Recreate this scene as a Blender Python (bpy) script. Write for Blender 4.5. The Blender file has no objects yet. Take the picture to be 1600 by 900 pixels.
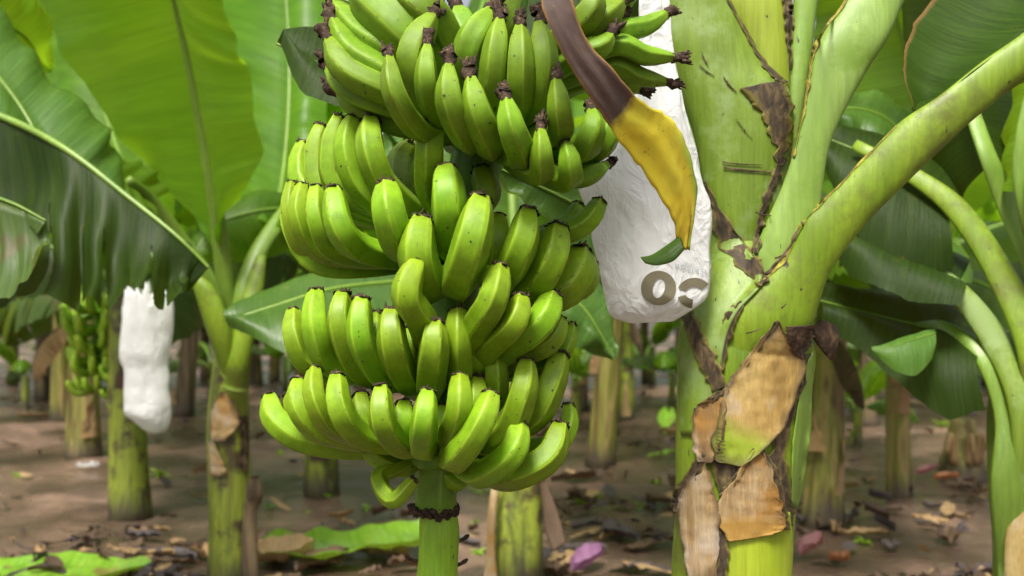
import bpy, bmesh, math, random
from mathutils import Vector, Matrix, noise
from mathutils.bvhtree import BVHTree

R = math.radians
rnd = random.Random(7)
sc = bpy.context.scene
COL = sc.collection

# ------------------------------------------------------------------ camera, light, exposure
H = 1.2                      # camera height (m)
F = 1600 * 35 / 36           # focal length in photo pixels
HOR = 460                    # photo row of the horizon
CAM = Vector((0, 0, H))
cd = bpy.data.cameras.new('camera'); cam = bpy.data.objects.new('camera', cd); COL.objects.link(cam)
cam.location = CAM; cam.rotation_euler = (R(90), 0, 0)
cd.lens = 35; cd.sensor_width = 36; cd.shift_y = 0.00625; cd.clip_end = 500; cd.clip_start = 0.05
cd.dof.use_dof = True; cd.dof.focus_distance = 1.5; cd.dof.aperture_fstop = 3.9
sc.camera = cam

SUN_EL, SUN_AZ = 60, 200     # azimuth clockwise from +Y (north): high, behind the camera to the left
w = bpy.data.worlds.new('World'); sc.world = w; w.use_nodes = True
nt = w.node_tree; nt.nodes.clear()
sky = nt.nodes.new('ShaderNodeTexSky'); sky.sky_type = 'NISHITA'; sky.sun_disc = False
sky.sun_elevation = R(SUN_EL); sky.sun_rotation = R(SUN_AZ); sky.air_density = 1.0; sky.dust_density = 6.0; sky.ozone_density = 1.0
hs = nt.nodes.new('ShaderNodeHueSaturation'); hs.inputs['Saturation'].default_value = 0.35; hs.inputs['Value'].default_value = 1.0
bg = nt.nodes.new('ShaderNodeBackground'); bg.inputs['Strength'].default_value = 0.125
wo = nt.nodes.new('ShaderNodeOutputWorld')
nt.links.new(sky.outputs[0], hs.inputs['Color']); nt.links.new(hs.outputs[0], bg.inputs[0]); nt.links.new(bg.outputs[0], wo.inputs[0])

sd = bpy.data.lights.new('sun', 'SUN'); so = bpy.data.objects.new('sun', sd); COL.objects.link(so)
sd.energy = 3.8; sd.angle = R(16); sd.color = (1.0, 0.95, 0.86)
so.rotation_euler = (R(90 - SUN_EL), 0, R(180 - SUN_AZ)); so.location = (0, 0, 20)

sc.view_settings.view_transform = 'Standard'; sc.view_settings.look = 'None'
sc.view_settings.gamma = 1; sc.view_settings.exposure = 0.60; sc.view_settings.use_curve_mapping = False
sc.render.engine = 'CYCLES'
sc.cycles.max_bounces = 8; sc.cycles.diffuse_bounces = 4; sc.cycles.glossy_bounces = 3
sc.cycles.transmission_bounces = 5; sc.cycles.transparent_max_bounces = 8
sc.cycles.sample_clamp_indirect = 6; sc.cycles.use_denoising = True; sc.cycles.caustics_reflective = False; sc.cycles.caustics_refractive = False

# ------------------------------------------------------------------ helpers
def at(px, py, d):
    return Vector(((px - 800) / F * d, d, H - (py - HOR) / F * d))

def gd(py):                                        # distance at which the ground meets row py
    return H * F / (py - HOR)

def ground_z(x, y):
    a = 0.05 * noise.noise(Vector((x * .7, y * .7, 0))) + 0.03 * noise.noise(Vector((x * 2.1, y * 2.1, 5)))
    a += 0.028 * noise.noise(Vector((x * 4.3, y * 4.3, 9))) + .016 * noise.noise(Vector((x * 9, y * 9, 2)))
    return a - 0.02

def tag(o, label=None, cat=None, group=None, kind=None):
    if label: o['label'] = label
    if cat: o['category'] = cat
    if group: o['group'] = group
    if kind: o['kind'] = kind
    return o

ORG = {}
def thing(name, loc, label, cat, group=None):
    o = bpy.data.objects.new(name, None); o.empty_display_size = .1
    o.location = loc; COL.objects.link(o); ORG[o.name] = Vector(loc)
    return tag(o, label, cat, group)

def mk(name, V, Fc, mats, parent=None, uv=None, smooth=True, mi=None):
    org = ORG.get(parent.name, Vector((0, 0, 0))) if parent else Vector((0, 0, 0))
    me = bpy.data.meshes.new(name)
    me.from_pydata([tuple(Vector(v) - org) for v in V], [], Fc)
    if not isinstance(mats, (list, tuple)): mats = [mats]
    for m in mats: me.materials.append(m)
    if uv:
        l = me.uv_layers.new(name='UVMap')
        for lp in me.loops: l.data[lp.index].uv = uv[lp.vertex_index]
        for pg in me.polygons:                         # close the seam of tubes
            us = [l.data[q].uv[0] for q in pg.loop_indices]
            if max(us) - min(us) > .5 and max(us) - min(us) < 1.0:
                for q in pg.loop_indices:
                    if l.data[q].uv[0] < max(us) - .5: l.data[q].uv[0] += 1
    if smooth: me.polygons.foreach_set('use_smooth', [True] * len(me.polygons))
    if mi: me.polygons.foreach_set('material_index', mi)
    me.update()
    o = bpy.data.objects.new(name, me); COL.objects.link(o)
    if parent: o.parent = parent; ORG[o.name] = org
    return o

def cr(P, n):                                      # Catmull-Rom through P, n samples
    P = [Vector(p) for p in P]
    if len(P) == 2: return [P[0].lerp(P[1], i / (n - 1)) for i in range(n)]
    Q = [2 * P[0] - P[1]] + P + [2 * P[-1] - P[-2]]
    out = []
    m = len(P) - 1
    for i in range(n):
        s = i / (n - 1) * m; k = min(int(s), m - 1); t = s - k
        a, b, c, d = Q[k:k + 4]
        out.append(.5 * ((2 * b) + (c - a) * t + (2 * a - 5 * b + 4 * c - d) * t * t + (3 * b - a - 3 * c + d) * t ** 3))
    return out

def lerp1(T, t):                                   # piecewise linear table
    for (a, va), (b, vb) in zip(T, T[1:]):
        if t <= b: return va + (vb - va) * (t - a) / max(b - a, 1e-9)
    return T[-1][1]

def tube(path, radii, K=12, prof=None, cap=True):
    """parallel-transport tube; returns V, F, UV (u round, v along)"""
    n = len(path); V = []; Fc = []; U = []
    T = [(path[min(i + 1, n - 1)] - path[max(i - 1, 0)]).normalized() for i in range(n)]
    a = Vector((0, 0, 1)) if abs(T[0].z) < .9 else Vector((0, 1, 0))
    N = (a - T[0] * a.dot(T[0])).normalized()
    for i in range(n):
        N = (N - T[i] * N.dot(T[i])).normalized(); B = T[i].cross(N)
        for k in range(K):
            th = 2 * math.pi * k / K
            r = radii[i] * (prof(th, i / (n - 1)) if prof else 1)
            V.append(path[i] + (N * math.cos(th) + B * math.sin(th)) * r); U.append((k / K, i / (n - 1)))
    for i in range(n - 1):
        for k in range(K):
            k2 = (k + 1) % K
            Fc.append((i * K + k, i * K + k2, (i + 1) * K + k2, (i + 1) * K + k))
    if cap:
        for i, s in ((0, -1), (n - 1, 1)):
            V.append(path[i] + T[i] * s * radii[i] * .12); U.append((.5, i / (n - 1))); c = len(V) - 1
            for k in range(K):
                k2 = (k + 1) % K
                Fc.append((c, i * K + k2, i * K + k) if s < 0 else (c, i * K + k, i * K + k2))
    return V, Fc, U, T

def strap(Le, Re, D, bulge=.7, n=40, K=20, back=None, wob=0, seed=0):
    """solid whose left and right outlines follow Le / Re (photo px); D = depths per point"""
    if not isinstance(D, (list, tuple)): D = [D] * len(Le)
    L = cr([at(x, y, d) for (x, y), d in zip(Le, D)], n); Q = cr([at(x, y, d) for (x, y), d in zip(Re, D)], n)
    V = []; Fc = []; U = []
    if back is None: back = bulge
    for i in range(n):
        c = (L[i] + Q[i]) / 2; wv = (Q[i] - L[i]) / 2
        i0, i1 = max(i - 1, 0), min(i + 1, n - 1)
        tg = ((L[i1] + Q[i1]) - (L[i0] + Q[i0])).normalized()
        nn = wv.cross(tg); nn.normalize()
        if nn.dot(CAM - c) < 0: nn = -nn
        for k in range(K):
            th = 2 * math.pi * k / K
            b = bulge if math.sin(th) > 0 else back
            p = c + wv * math.cos(th) + nn * wv.length * b * math.sin(th)
            if wob: p = p + nn * wob * noise.noise(Vector((p.x * 9, p.y * 9, p.z * 4 + seed))) 
            V.append(p); U.append((k / K, i / (n - 1)))
    for i in range(n - 1):
        for k in range(K):
            k2 = (k + 1) % K
            Fc.append((i * K + k, i * K + k2, (i + 1) * K + k2, (i + 1) * K + k))
    for i in (0, n - 1):
        V.append(sum((V[i * K + k] for k in range(K)), Vector()) / K); U.append((.5, i / (n - 1))); c = len(V) - 1
        for k in range(K): Fc.append((c, i * K + k, i * K + (k + 1) % K))
    return V, Fc, U

def fixn(o):
    bm = bmesh.new(); bm.from_mesh(o.data); bmesh.ops.recalc_face_normals(bm, faces=bm.faces); bm.to_mesh(o.data); bm.free(); return o

# ------------------------------------------------------------------ materials
def newmat(name):
    m = bpy.data.materials.new(name); m.use_nodes = True; t = m.node_tree; t.nodes.clear()
    out = t.nodes.new('ShaderNodeOutputMaterial'); p = t.nodes.new('ShaderNodeBsdfPrincipled')
    t.links.new(p.outputs[0], out.inputs[0])
    return m, t, p, out
def node(t, typ, **kw):
    n = t.nodes.new(typ)
    for k, v in kw.items():
        if k in n.inputs: n.inputs[k].default_value = v
        else: setattr(n, k, v)
    return n
def ramp(t, src, stops, interp='LINEAR'):
    r = t.nodes.new('ShaderNodeValToRGB'); r.color_ramp.interpolation = interp
    e = r.color_ramp.elements
    while len(e) < len(stops): e.new(.5)
    for x, (p, c) in zip(e, stops):
        x.position = p; x.color = (*c, 1) if len(c) == 3 else c
    t.links.new(src, r.inputs[0]); return r.outputs[0]
def mixc(t, fac, a, b, mode='MIX'):
    m = t.nodes.new('ShaderNodeMix'); m.data_type = 'RGBA'; m.blend_type = mode
    for s, v in ((m.inputs[0], fac), (m.inputs[6], a), (m.inputs[7], b)):
        if isinstance(v, (int, float)): s.default_value = v
        elif isinstance(v, tuple): s.default_value = (*v, 1) if len(v) == 3 else v
        else: t.links.new(v, s)
    return m.outputs[2]
def noisen(t, vec, scale, detail=4, rough=.55, dist=0):
    n = node(t, 'ShaderNodeTexNoise'); n.inputs['Scale'].default_value = scale; n.inputs['Detail'].default_value = detail
    n.inputs['Roughness'].default_value = rough; n.inputs['Distortion'].default_value = dist
    if vec is not None: t.links.new(vec, n.inputs['Vector'])
    return n.outputs[0]
def mapn(t, src, scale=(1, 1, 1), loc=(0, 0, 0)):
    m = t.nodes.new('ShaderNodeMapping'); m.inputs['Scale'].default_value = scale; m.inputs['Location'].default_value = loc
    t.links.new(src, m.inputs[0]); return m.outputs[0]
def bump(t, p, h, strength=.3, dist=.002):
    b = node(t, 'ShaderNodeBump'); b.inputs['Strength'].default_value = strength; b.inputs['Distance'].default_value = dist
    t.links.new(h, b.inputs['Height']); t.links.new(b.outputs[0], p.inputs['Normal']); return b.outputs[0]
def grey(v): return (v, v, v)

def leaf_mat(name, dark, light, trans, tf=.45, rough=.33, vein=70, edge=None, blotch=None, spec=.4):
    m, t, p, out = newmat(name)
    tc = t.nodes.new('ShaderNodeTexCoord'); oi = t.nodes.new('ShaderNodeObjectInfo')
    uvm = mapn(t, tc.outputs['UV'], (vein, 1.2, 1))
    n1 = noisen(t, uvm, 1.0, 4, .7)
    n2 = noisen(t, tc.outputs['Object'], 2.2, 5, .65)
    f = mixc(t, .4, n1, n2)
    c = ramp(t, f, [(.40, dark), (.60, light)])
    wear = ramp(t, noisen(t, tc.outputs['Object'], 13, 6, .7), [(.64, grey(0)), (.70, grey(.7))])
    c = mixc(t, wear, c, (light[0] * 2.2, light[1] * 1.15, light[2] * 1.5))
    hsv = t.nodes.new('ShaderNodeHueSaturation')
    mr = node(t, 'ShaderNodeMapRange'); mr.inputs[3].default_value = .75; mr.inputs[4].default_value = 1.25
    t.links.new(oi.outputs['Random'], mr.inputs[0]); t.links.new(mr.outputs[0], hsv.inputs['Value']); t.links.new(c, hsv.inputs['Color'])
    c = hsv.outputs[0]
    if blotch:
        bl = ramp(t, noisen(t, tc.outputs['Object'], 5, 5, .65), [(.60, grey(0)), (.66, grey(1))])
        c = mixc(t, bl, c, blotch)
    if edge:
        sp = t.nodes.new('ShaderNodeSeparateXYZ'); t.links.new(tc.outputs['UV'], sp.inputs[0])
        ad = node(t, 'ShaderNodeMath', operation='ABSOLUTE'); t.links.new(sp.outputs[1], ad.inputs[0])
        c = mixc(t, ramp(t, ad.outputs[0], [(.955, grey(0)), (.985, grey(1))]), c, edge)
    t.links.new(c, p.inputs['Base Color']); p.inputs['Roughness'].default_value = rough; p.inputs['Specular IOR Level'].default_value = spec
    nb = bump(t, p, n1, .6, .005)
    tr = t.nodes.new('ShaderNodeBsdfTranslucent')
    ct = mixc(t, n1, tuple(x * .75 for x in trans), tuple(min(1, x * 1.2) for x in trans)); t.links.new(ct, tr.inputs[0])
    ms = t.nodes.new('ShaderNodeMixShader'); ms.inputs[0].default_value = tf
    t.links.new(p.outputs[0], ms.inputs[1]); t.links.new(tr.outputs[0], ms.inputs[2]); t.links.new(ms.outputs[0], out.inputs[0])
    return m

def stem_mat(name, stops, scale=(9, 9, 1.2), rough=.45, spots=.0, spotc=(.03, .02, .012), detail=5, bstr=.35, stain=None, mud=False):
    m, t, p, out = newmat(name)
    tc = t.nodes.new('ShaderNodeTexCoord'); oi = t.nodes.new('ShaderNodeObjectInfo')
    ad = node(t, 'ShaderNodeVectorMath', operation='ADD'); t.links.new(tc.outputs['Object'], ad.inputs[0])
    sc_ = node(t, 'ShaderNodeVectorMath', operation='SCALE'); sc_.inputs[3].default_value = 17.0
    cx = t.nodes.new('ShaderNodeCombineXYZ')
    for i in range(3): t.links.new(oi.outputs['Random'], cx.inputs[i])
    t.links.new(cx.outputs[0], sc_.inputs[0]); t.links.new(sc_.outputs[0], ad.inputs[1])
    v = mapn(t, ad.outputs[0], scale)
    n1 = noisen(t, v, 1.0, detail, .6, .4)
    c = ramp(t, n1, stops)
    fine = noisen(t, mapn(t, ad.outputs[0], (scale[0] * 14, scale[1] * 14, scale[2] * 5)), 1, 4, .7)
    c = mixc(t, .55, c, ramp(t, fine, [(.3, grey(.55)), (.7, grey(1.15))]), 'MULTIPLY')
    if stain:
        c = mixc(t, ramp(t, noisen(t, ad.outputs[0], 7, 5, .7), [(.50, grey(0)), (.62, grey(1))]), c, stain)
    if spots:
        s1 = ramp(t, noisen(t, mapn(t, ad.outputs[0], (1.3, 1.3, .5)), 55, 3, .6), [(.74 - spots, grey(0)), (.78 - spots, grey(1))])
        c = mixc(t, s1, c, spotc)
    if mud:
        sz = t.nodes.new('ShaderNodeSeparateXYZ'); t.links.new(tc.outputs['Object'], sz.inputs[0])
        mz = node(t, 'ShaderNodeMath', operation='MULTIPLY_ADD'); mz.inputs[1].default_value = .35; t.links.new(n1, mz.inputs[0]); t.links.new(sz.outputs[2], mz.inputs[2])
        c = mixc(t, ramp(t, mz.outputs[0], [(.22, grey(.9)), (.36, grey(0))]), c, (.05, .036, .026))
    t.links.new(c, p.inputs['Base Color']); p.inputs['Roughness'].default_value = rough
    bump(t, p, fine, bstr, .004)
    return m

def banana_mat(name, a, b, rough=.36):
    m, t, p, out = newmat(name)
    tc = t.nodes.new('ShaderNodeTexCoord'); oi = t.nodes.new('ShaderNodeObjectInfo')
    sp = t.nodes.new('ShaderNodeSeparateXYZ'); t.links.new(tc.outputs['UV'], sp.inputs[0])
    big = noisen(t, tc.outputs['Object'], 9, 3)
    st = noisen(t, mapn(t, tc.outputs['UV'], (40, 2.2, 1)), 1, 3, .6)
    f = mixc(t, .35, big, st)
    c = ramp(t, f, [(.3, a), (.7, b)])
    # paler, yellower towards the blossom end, darker at the neck
    c = mixc(t, ramp(t, sp.outputs[1], [(0.0, grey(.75)), (.3, grey(0)), (1, grey(0))]), c, (a[0] * .55, a[1] * .7, a[2] * .8))
    c = mixc(t, ramp(t, sp.outputs[1], [(.80, grey(0)), (1, grey(.55))]), c, (b[0] * 1.25, b[1] * 1.08, b[2] * 1.3))
    hsv = t.nodes.new('ShaderNodeHueSaturation')
    mr = node(t, 'ShaderNodeMapRange'); mr.inputs[3].default_value = .84; mr.inputs[4].default_value = 1.14
    mh = node(t, 'ShaderNodeMapRange'); mh.inputs[3].default_value = .488; mh.inputs[4].default_value = .509
    t.links.new(oi.outputs['Random'], mr.inputs[0]); t.links.new(oi.outputs['Random'], mh.inputs[0])
    t.links.new(mr.outputs[0], hsv.inputs['Value']); t.links.new(mh.outputs[0], hsv.inputs['Hue']); t.links.new(c, hsv.inputs['Color']); c = hsv.outputs[0]
    spk = ramp(t, noisen(t, tc.outputs['Object'], 120, 2, .5), [(.71, grey(0)), (.75, grey(1))])
    scr = ramp(t, noisen(t, mapn(t, tc.outputs['UV'], (26, 3.5, 1), (3.1, .7, 0)), 1.6, 5, .75), [(.615, grey(0)), (.70, grey(.85))])
    mot = noisen(t, tc.outputs['Object'], 34, 5, .7)
    c = mixc(t, .8, c, ramp(t, mot, [(.34, grey(.70)), (.6, grey(1.06))]), 'MULTIPLY')
    rdg = ramp(t, noisen(t, mapn(t, tc.outputs['UV'], (5, .8, 1)), 1, 2), [(.55, grey(0)), (.75, grey(.35))])
    c = mixc(t, rdg, c, (b[0] * 1.2, b[1] * 1.02, b[2] * 2))
    m5 = node(t, 'ShaderNodeMath', operation='MULTIPLY_ADD'); m5.inputs[1].default_value = 5; m5.inputs[2].default_value = .5; t.links.new(sp.outputs[0], m5.inputs[0])
    fr = node(t, 'ShaderNodeMath', operation='FRACT'); t.links.new(m5.outputs[0], fr.inputs[0])
    sb = node(t, 'ShaderNodeMath', operation='SUBTRACT'); sb.inputs[1].default_value = .5; t.links.new(fr.outputs[0], sb.inputs[0])
    ab = node(t, 'ShaderNodeMath', operation='ABSOLUTE'); t.links.new(sb.outputs[0], ab.inputs[0])
    keel = ramp(t, ab.outputs[0], [(.0, grey(.75)), (.035, grey(.35)), (.10, grey(0))])
    c = mixc(t, keel, c, (b[0] * 1.45, b[1] * 1.22, b[2] * 2.6))
    kb = mixc(t, 1.0, ramp(t, ab.outputs[0], [(.0, grey(1)), (.05, grey(0))]), ramp(t, noisen(t, tc.outputs['Object'], 42, 4, .7), [(.54, grey(0)), (.60, grey(.8))]), 'MULTIPLY')
    c = mixc(t, kb, c, (.07, .06, .02))
    c = mixc(t, scr, c, (.10, .085, .03)); c = mixc(t, spk, c, (.035, .03, .012))
    t.links.new(c, p.inputs['Base Color'])
    t.links.new(ramp(t, big, [(.3, grey(rough - .06)), (.7, grey(rough + .12))]), p.inputs['Roughness'])
    p.inputs['Subsurface Weight'].default_value = .12; p.inputs['Subsurface Radius'].default_value = (.01, .012, .003); p.inputs['Subsurface Scale'].default_value = .5
    p.inputs['Specular IOR Level'].default_value = .3
    bump(t, p, noisen(t, tc.outputs['Object'], 60, 4, .6), .12, .002)
    return m

def rough_mat(name, stops, scale=40, rough=.8, bstr=.6, stretch=(1, 1, 1), spec=.3):
    m, t, p, out = newmat(name)
    tc = t.nodes.new('ShaderNodeTexCoord')
    n1 = noisen(t, mapn(t, tc.outputs['Object'], stretch), scale, 6, .65, .3)
    t.links.new(ramp(t, n1, stops), p.inputs['Base Color']); p.inputs['Roughness'].default_value = rough; p.inputs['Specular IOR Level'].default_value = spec
    bump(t, p, n1, bstr, .006); return m

M = {}
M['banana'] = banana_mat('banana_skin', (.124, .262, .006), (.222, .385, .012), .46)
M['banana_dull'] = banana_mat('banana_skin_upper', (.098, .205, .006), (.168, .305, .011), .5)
M['banana_far'] = banana_mat('banana_skin_small', (.17, .36, .02), (.32, .52, .03))
M['crust'] = rough_mat('dried_blossom', [(.3, (.018, .011, .008)), (.55, (.055, .033, .02)), (.75, (.26, .17, .09))], 150, .85)
M['crown'] = banana_mat('crown_green', (.07, .18, .012), (.15, .32, .02))
M['neck'] = stem_mat('peduncle_green', [(.3, (.15, .33, .010)), (.7, (.30, .52, .025))], (14, 14, 3), .45, .06, bstr=.5, stain=(.16, .27, .012))
M['sheath_pale'] = stem_mat('sheath_pale', [(.25, (.135, .24, .022)), (.5, (.205, .33, .050)), (.75, (.28, .41, .10))], (7, 7, 1.6), .5, .03, bstr=.2, stain=(.155, .26, .03))
M['sheath_lime'] = stem_mat('sheath_lime', [(.25, (.10, .18, .007)), (.5, (.19, .295, .012)), (.75, (.29, .40, .030))], (9, 9, 1.6), .5, .05, bstr=.25, stain=(.12, .155, .015))
M['sheath_bright'] = stem_mat('sheath_bright', [(.25, (.20, .28, .010)), (.5, (.30, .39, .018)), (.75, (.38, .46, .04))], (10, 10, 1.2), .45, .03, bstr=.2)
M['sheath_olive'] = stem_mat('sheath_olive', [(.25, (.085, .15, .008)), (.5, (.15, .235, .014)), (.75, (.23, .33, .045))], (8, 8, 1.4), .5, .055, bstr=.25, stain=(.20, .29, .08))
M['sheath_yellow'] = stem_mat('sheath_yellow', [(.25, (.22, .31, .015)), (.75, (.36, .44, .05))], (9, 9, 1.4), .4, .02, bstr=.15)
M['petiole'] = stem_mat('petiole_green', [(.25, (.11, .20, .015)), (.75, (.20, .32, .04))], (8, 8, 2), .4, .02, bstr=.15)
M['dry_tan'] = stem_mat('dry_sheath_tan', [(.2, (.26, .14, .04)), (.42, (.45, .30, .11)), (.6, (.55, .40, .20)), (.85, (.62, .50, .32))], (16, 16, 3.5), .7, .0, bstr=.5, stain=(.40, .22, .05))
M['dry_gold'] = stem_mat('dry_sheath_gold', [(.25, (.24, .14, .03)), (.42, (.42, .28, .075)), (.58, (.52, .38, .14)), (.75, (.34, .23, .10))], (12, 12, 4), .65, .0, bstr=.35)
def dead_edge(m, k=.07):
    t = m.node_tree; p = next(n for n in t.nodes if n.type == 'BSDF_PRINCIPLED'); src = p.inputs['Base Color'].links[0].from_socket
    tc = t.nodes.new('ShaderNodeTexCoord'); sp = t.nodes.new('ShaderNodeSeparateXYZ'); t.links.new(tc.outputs['UV'], sp.inputs[0])
    ds = []
    for o_ in (sp.outputs[0], sp.outputs[1]):
        a = node(t, 'ShaderNodeMath', operation='SUBTRACT'); a.inputs[1].default_value = .5; t.links.new(o_, a.inputs[0])
        b = node(t, 'ShaderNodeMath', operation='ABSOLUTE'); t.links.new(a.outputs[0], b.inputs[0]); ds.append(b.outputs[0])
    mx = node(t, 'ShaderNodeMath', operation='MAXIMUM'); t.links.new(ds[0], mx.inputs[0]); t.links.new(ds[1], mx.inputs[1])
    ad = node(t, 'ShaderNodeMath', operation='MULTIPLY_ADD'); ad.inputs[1].default_value = .22; t.links.new(noisen(t, tc.outputs['Object'], 22, 5, .65), ad.inputs[0]); t.links.new(mx.outputs[0], ad.inputs[2])
    c = mixc(t, ramp(t, ad.outputs[0], [(.48, grey(0)), (.62, grey(.95))]), src, (.075, .045, .02))
    gr = noisen(t, tc.outputs['Object'], 9, 4, .6)
    c = mixc(t, ramp(t, gr, [(.52, grey(0)), (.66, grey(.55))]), c, (.50, .44, .36))
    t.links.new(c, p.inputs['Base Color']); return m
def gold_tip_mat():
    m = stem_mat('dry_sheath_gold_tip', [(.25, (.20, .11, .025)), (.42, (.37, .24, .065)), (.58, (.48, .34, .12)), (.75, (.28, .18, .08))], (10, 10, 5), .6, .04, spotc=(.10, .06, .02), bstr=.5, stain=(.33, .19, .045))
    t = m.node_tree; p = next(n for n in t.nodes if n.type == 'BSDF_PRINCIPLED'); src = p.inputs['Base Color'].links[0].from_socket
    tc = t.nodes.new('ShaderNodeTexCoord'); sp = t.nodes.new('ShaderNodeSeparateXYZ'); t.links.new(tc.outputs['UV'], sp.inputs[0])
    a = node(t, 'ShaderNodeMath', operation='MULTIPLY_ADD'); a.inputs[1].default_value = -.16; t.links.new(sp.outputs[0], a.inputs[0]); t.links.new(sp.outputs[1], a.inputs[2])
    b = node(t, 'ShaderNodeMath', operation='MULTIPLY_ADD'); b.inputs[1].default_value = .14; t.links.new(noisen(t, tc.outputs['Object'], 14, 4), b.inputs[0]); t.links.new(a.outputs[0], b.inputs[2])
    t.links.new(mixc(t, ramp(t, b.outputs[0], [(.66, grey(0)), (.80, grey(1))]), src, (.25, .33, .02)), p.inputs['Base Color'])
    return m
M['gold_tip'] = dead_edge(gold_tip_mat())
M['dry_lobe'] = dead_edge(stem_mat('dry_sheath_lobe', [(.25, (.13, .075, .028)), (.42, (.33, .21, .085)), (.55, (.46, .34, .18)), (.72, (.22, .14, .06))], (24, 24, 2.4), .7, .0, bstr=.7, stain=(.34, .18, .04)))
def lobe_tip(m):
    t = m.node_tree; p = next(n for n in t.nodes if n.type == 'BSDF_PRINCIPLED'); src = p.inputs['Base Color'].links[0].from_socket
    tc = t.nodes.new('ShaderNodeTexCoord'); sp = t.nodes.new('ShaderNodeSeparateXYZ'); t.links.new(tc.outputs['UV'], sp.inputs[0])
    b = node(t, 'ShaderNodeMath', operation='MULTIPLY_ADD'); b.inputs[1].default_value = .12; t.links.new(noisen(t, tc.outputs['Object'], 16, 4), b.inputs[0]); t.links.new(sp.outputs[1], b.inputs[2])
    c = mixc(t, ramp(t, b.outputs[0], [(.66, grey(0)), (.80, grey(.9))]), src, (.34, .19, .03))
    t.links.new(c, p.inputs['Base Color']); return m
M['dry_lobe_tip'] = lobe_tip(stem_mat('dry_sheath_lobe_tip', [(.25, (.13, .075, .028)), (.42, (.33, .21, .085)), (.55, (.46, .34, .18)), (.72, (.22, .14, .06))], (24, 24, 2.4), .7, .0, bstr=.7, stain=(.34, .18, .04)))
dead_edge(M['dry_tan']); dead_edge(M['dry_gold'])
def margin_edge(m):
    t = m.node_tree; p = next(n for n in t.nodes if n.type == 'BSDF_PRINCIPLED'); src = p.inputs['Base Color'].links[0].from_socket
    tc = t.nodes.new('ShaderNodeTexCoord'); sp = t.nodes.new('ShaderNodeSeparateXYZ'); t.links.new(tc.outputs['UV'], sp.inputs[0])
    a = node(t, 'ShaderNodeMath', operation='SUBTRACT'); a.inputs[1].default_value = .5; t.links.new(sp.outputs[0], a.inputs[0])
    b = node(t, 'ShaderNodeMath', operation='ABSOLUTE'); t.links.new(a.outputs[0], b.inputs[0])
    ad = node(t, 'ShaderNodeMath', operation='MULTIPLY_ADD'); ad.inputs[1].default_value = .35; t.links.new(noisen(t, tc.outputs['Object'], 26, 5, .7), ad.inputs[0]); t.links.new(b.outputs[0], ad.inputs[2])
    t.links.new(mixc(t, ramp(t, ad.outputs[0], [(.50, grey(0)), (.66, grey(.85))]), src, (.17, .15, .025)), p.inputs['Base Color']); return m
M['margin_skin'] = margin_edge(rough_mat('dead_margin_skin', [(.3, (.016, .012, .010)), (.50, (.060, .042, .024)), (.64, (.14, .10, .045)), (.75, (.20, .17, .05))], 60, .7, .6, (1, 1, .5)))
M['margin'] = rough_mat('dead_margin_or_gap', [(.3, (.018, .013, .010)), (.52, (.075, .047, .028)), (.72, (.22, .15, .08))], 60, .8, .8, (1, 1, .5))
M['margin_gold'] = rough_mat('margin_gold', [(.36, (.09, .06, .02)), (.5, (.22, .17, .03)), (.62, (.36, .34, .05))], 45, .6, .5)
M['trunk_a'] = stem_mat('trunk_mottled', [(.30, (.035, .022, .012)), (.40, (.15, .10, .03)), (.50, (.20, .21, .03)), (.58, (.36, .27, .10)), (.70, (.10, .07, .03))], (15, 15, 1.1), .6, .02, mud=True)
M['trunk_b'] = stem_mat('trunk_green', [(.30, (.05, .035, .015)), (.40, (.15, .19, .02)), (.52, (.30, .36, .035)), (.60, (.16, .20, .02)), (.70, (.30, .22, .08))], (16, 16, .9), .5, .03, mud=True, stain=(.07, .05, .02))
M['trunk_c'] = stem_mat('trunk_brown', [(.30, (.025, .017, .012)), (.48, (.10, .07, .035)), (.60, (.25, .18, .09)), (.7, (.06, .045, .03))], (15, 15, 1.2), .75, .0, mud=True)
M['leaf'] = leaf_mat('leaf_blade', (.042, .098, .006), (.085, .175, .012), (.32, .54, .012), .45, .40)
M['leaf_lit'] = leaf_mat('leaf_blade_backlit', (.075, .180, .006), (.155, .325, .014), (.46, .76, .02), .58, .40, 45)  # backlit glow put into a lighter, yellower blade colour
M['leaf_dark'] = leaf_mat('leaf_blade_shaded', (.013, .033, .003), (.036, .072, .006), (.20, .30, .008), .34, .50, 60, spec=.22)  # shade on hanging and rear blades put into a darker colour
M['leaf_gloss'] = leaf_mat('leaf_blade_wet', (.042, .105, .014), (.088, .175, .028), (.22, .38, .02), .28, .30, 60)
M['leaf_bright'] = leaf_mat('leaf_blade_bright', (.09, .22, .03), (.17, .34, .06), (.40, .66, .04), .4, .32, 30)  # brighter blade colour for two small leaf pieces
M['leaf_edge'] = leaf_mat('leaf_blade_red_edge', (.020, .048, .003), (.040, .085, .005), (.18, .32, .008), .36, .62, 80, edge=(.22, .12, .04), spec=.18)  # reddish edge; blade colour darkened to carry the shade on its underside
M['leaf_old'] = leaf_mat('leaf_blade_old', (.035, .075, .014), (.075, .12, .022), (.22, .30, .03), .3, .42, 50, blotch=(.095, .095, .028))
M['leaf_fallen'] = leaf_mat('leaf_fallen_green', (.12, .27, .02), (.24, .42, .04), (.4, .6, .04), .2, .22, 40, blotch=(.25, .22, .06))
M['leaf_brown'] = leaf_mat('leaf_dead_brown', (.06, .04, .025), (.16, .10, .06), (.18, .10, .04), .15, .7, 30)
M['leaf_tan'] = leaf_mat('leaf_dead_tan', (.28, .17, .07), (.45, .31, .16), (.4, .25, .1), .15, .65, 30)
M['leaf_grey'] = leaf_mat('leaf_dead_grey', (.045, .034, .034), (.12, .095, .095), (.12, .1, .1), .1, .5, 30)
M['weed'] = leaf_mat('weed_green', (.16, .34, .02), (.32, .52, .04), (.4, .6, .03), .35, .45, 10)
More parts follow.
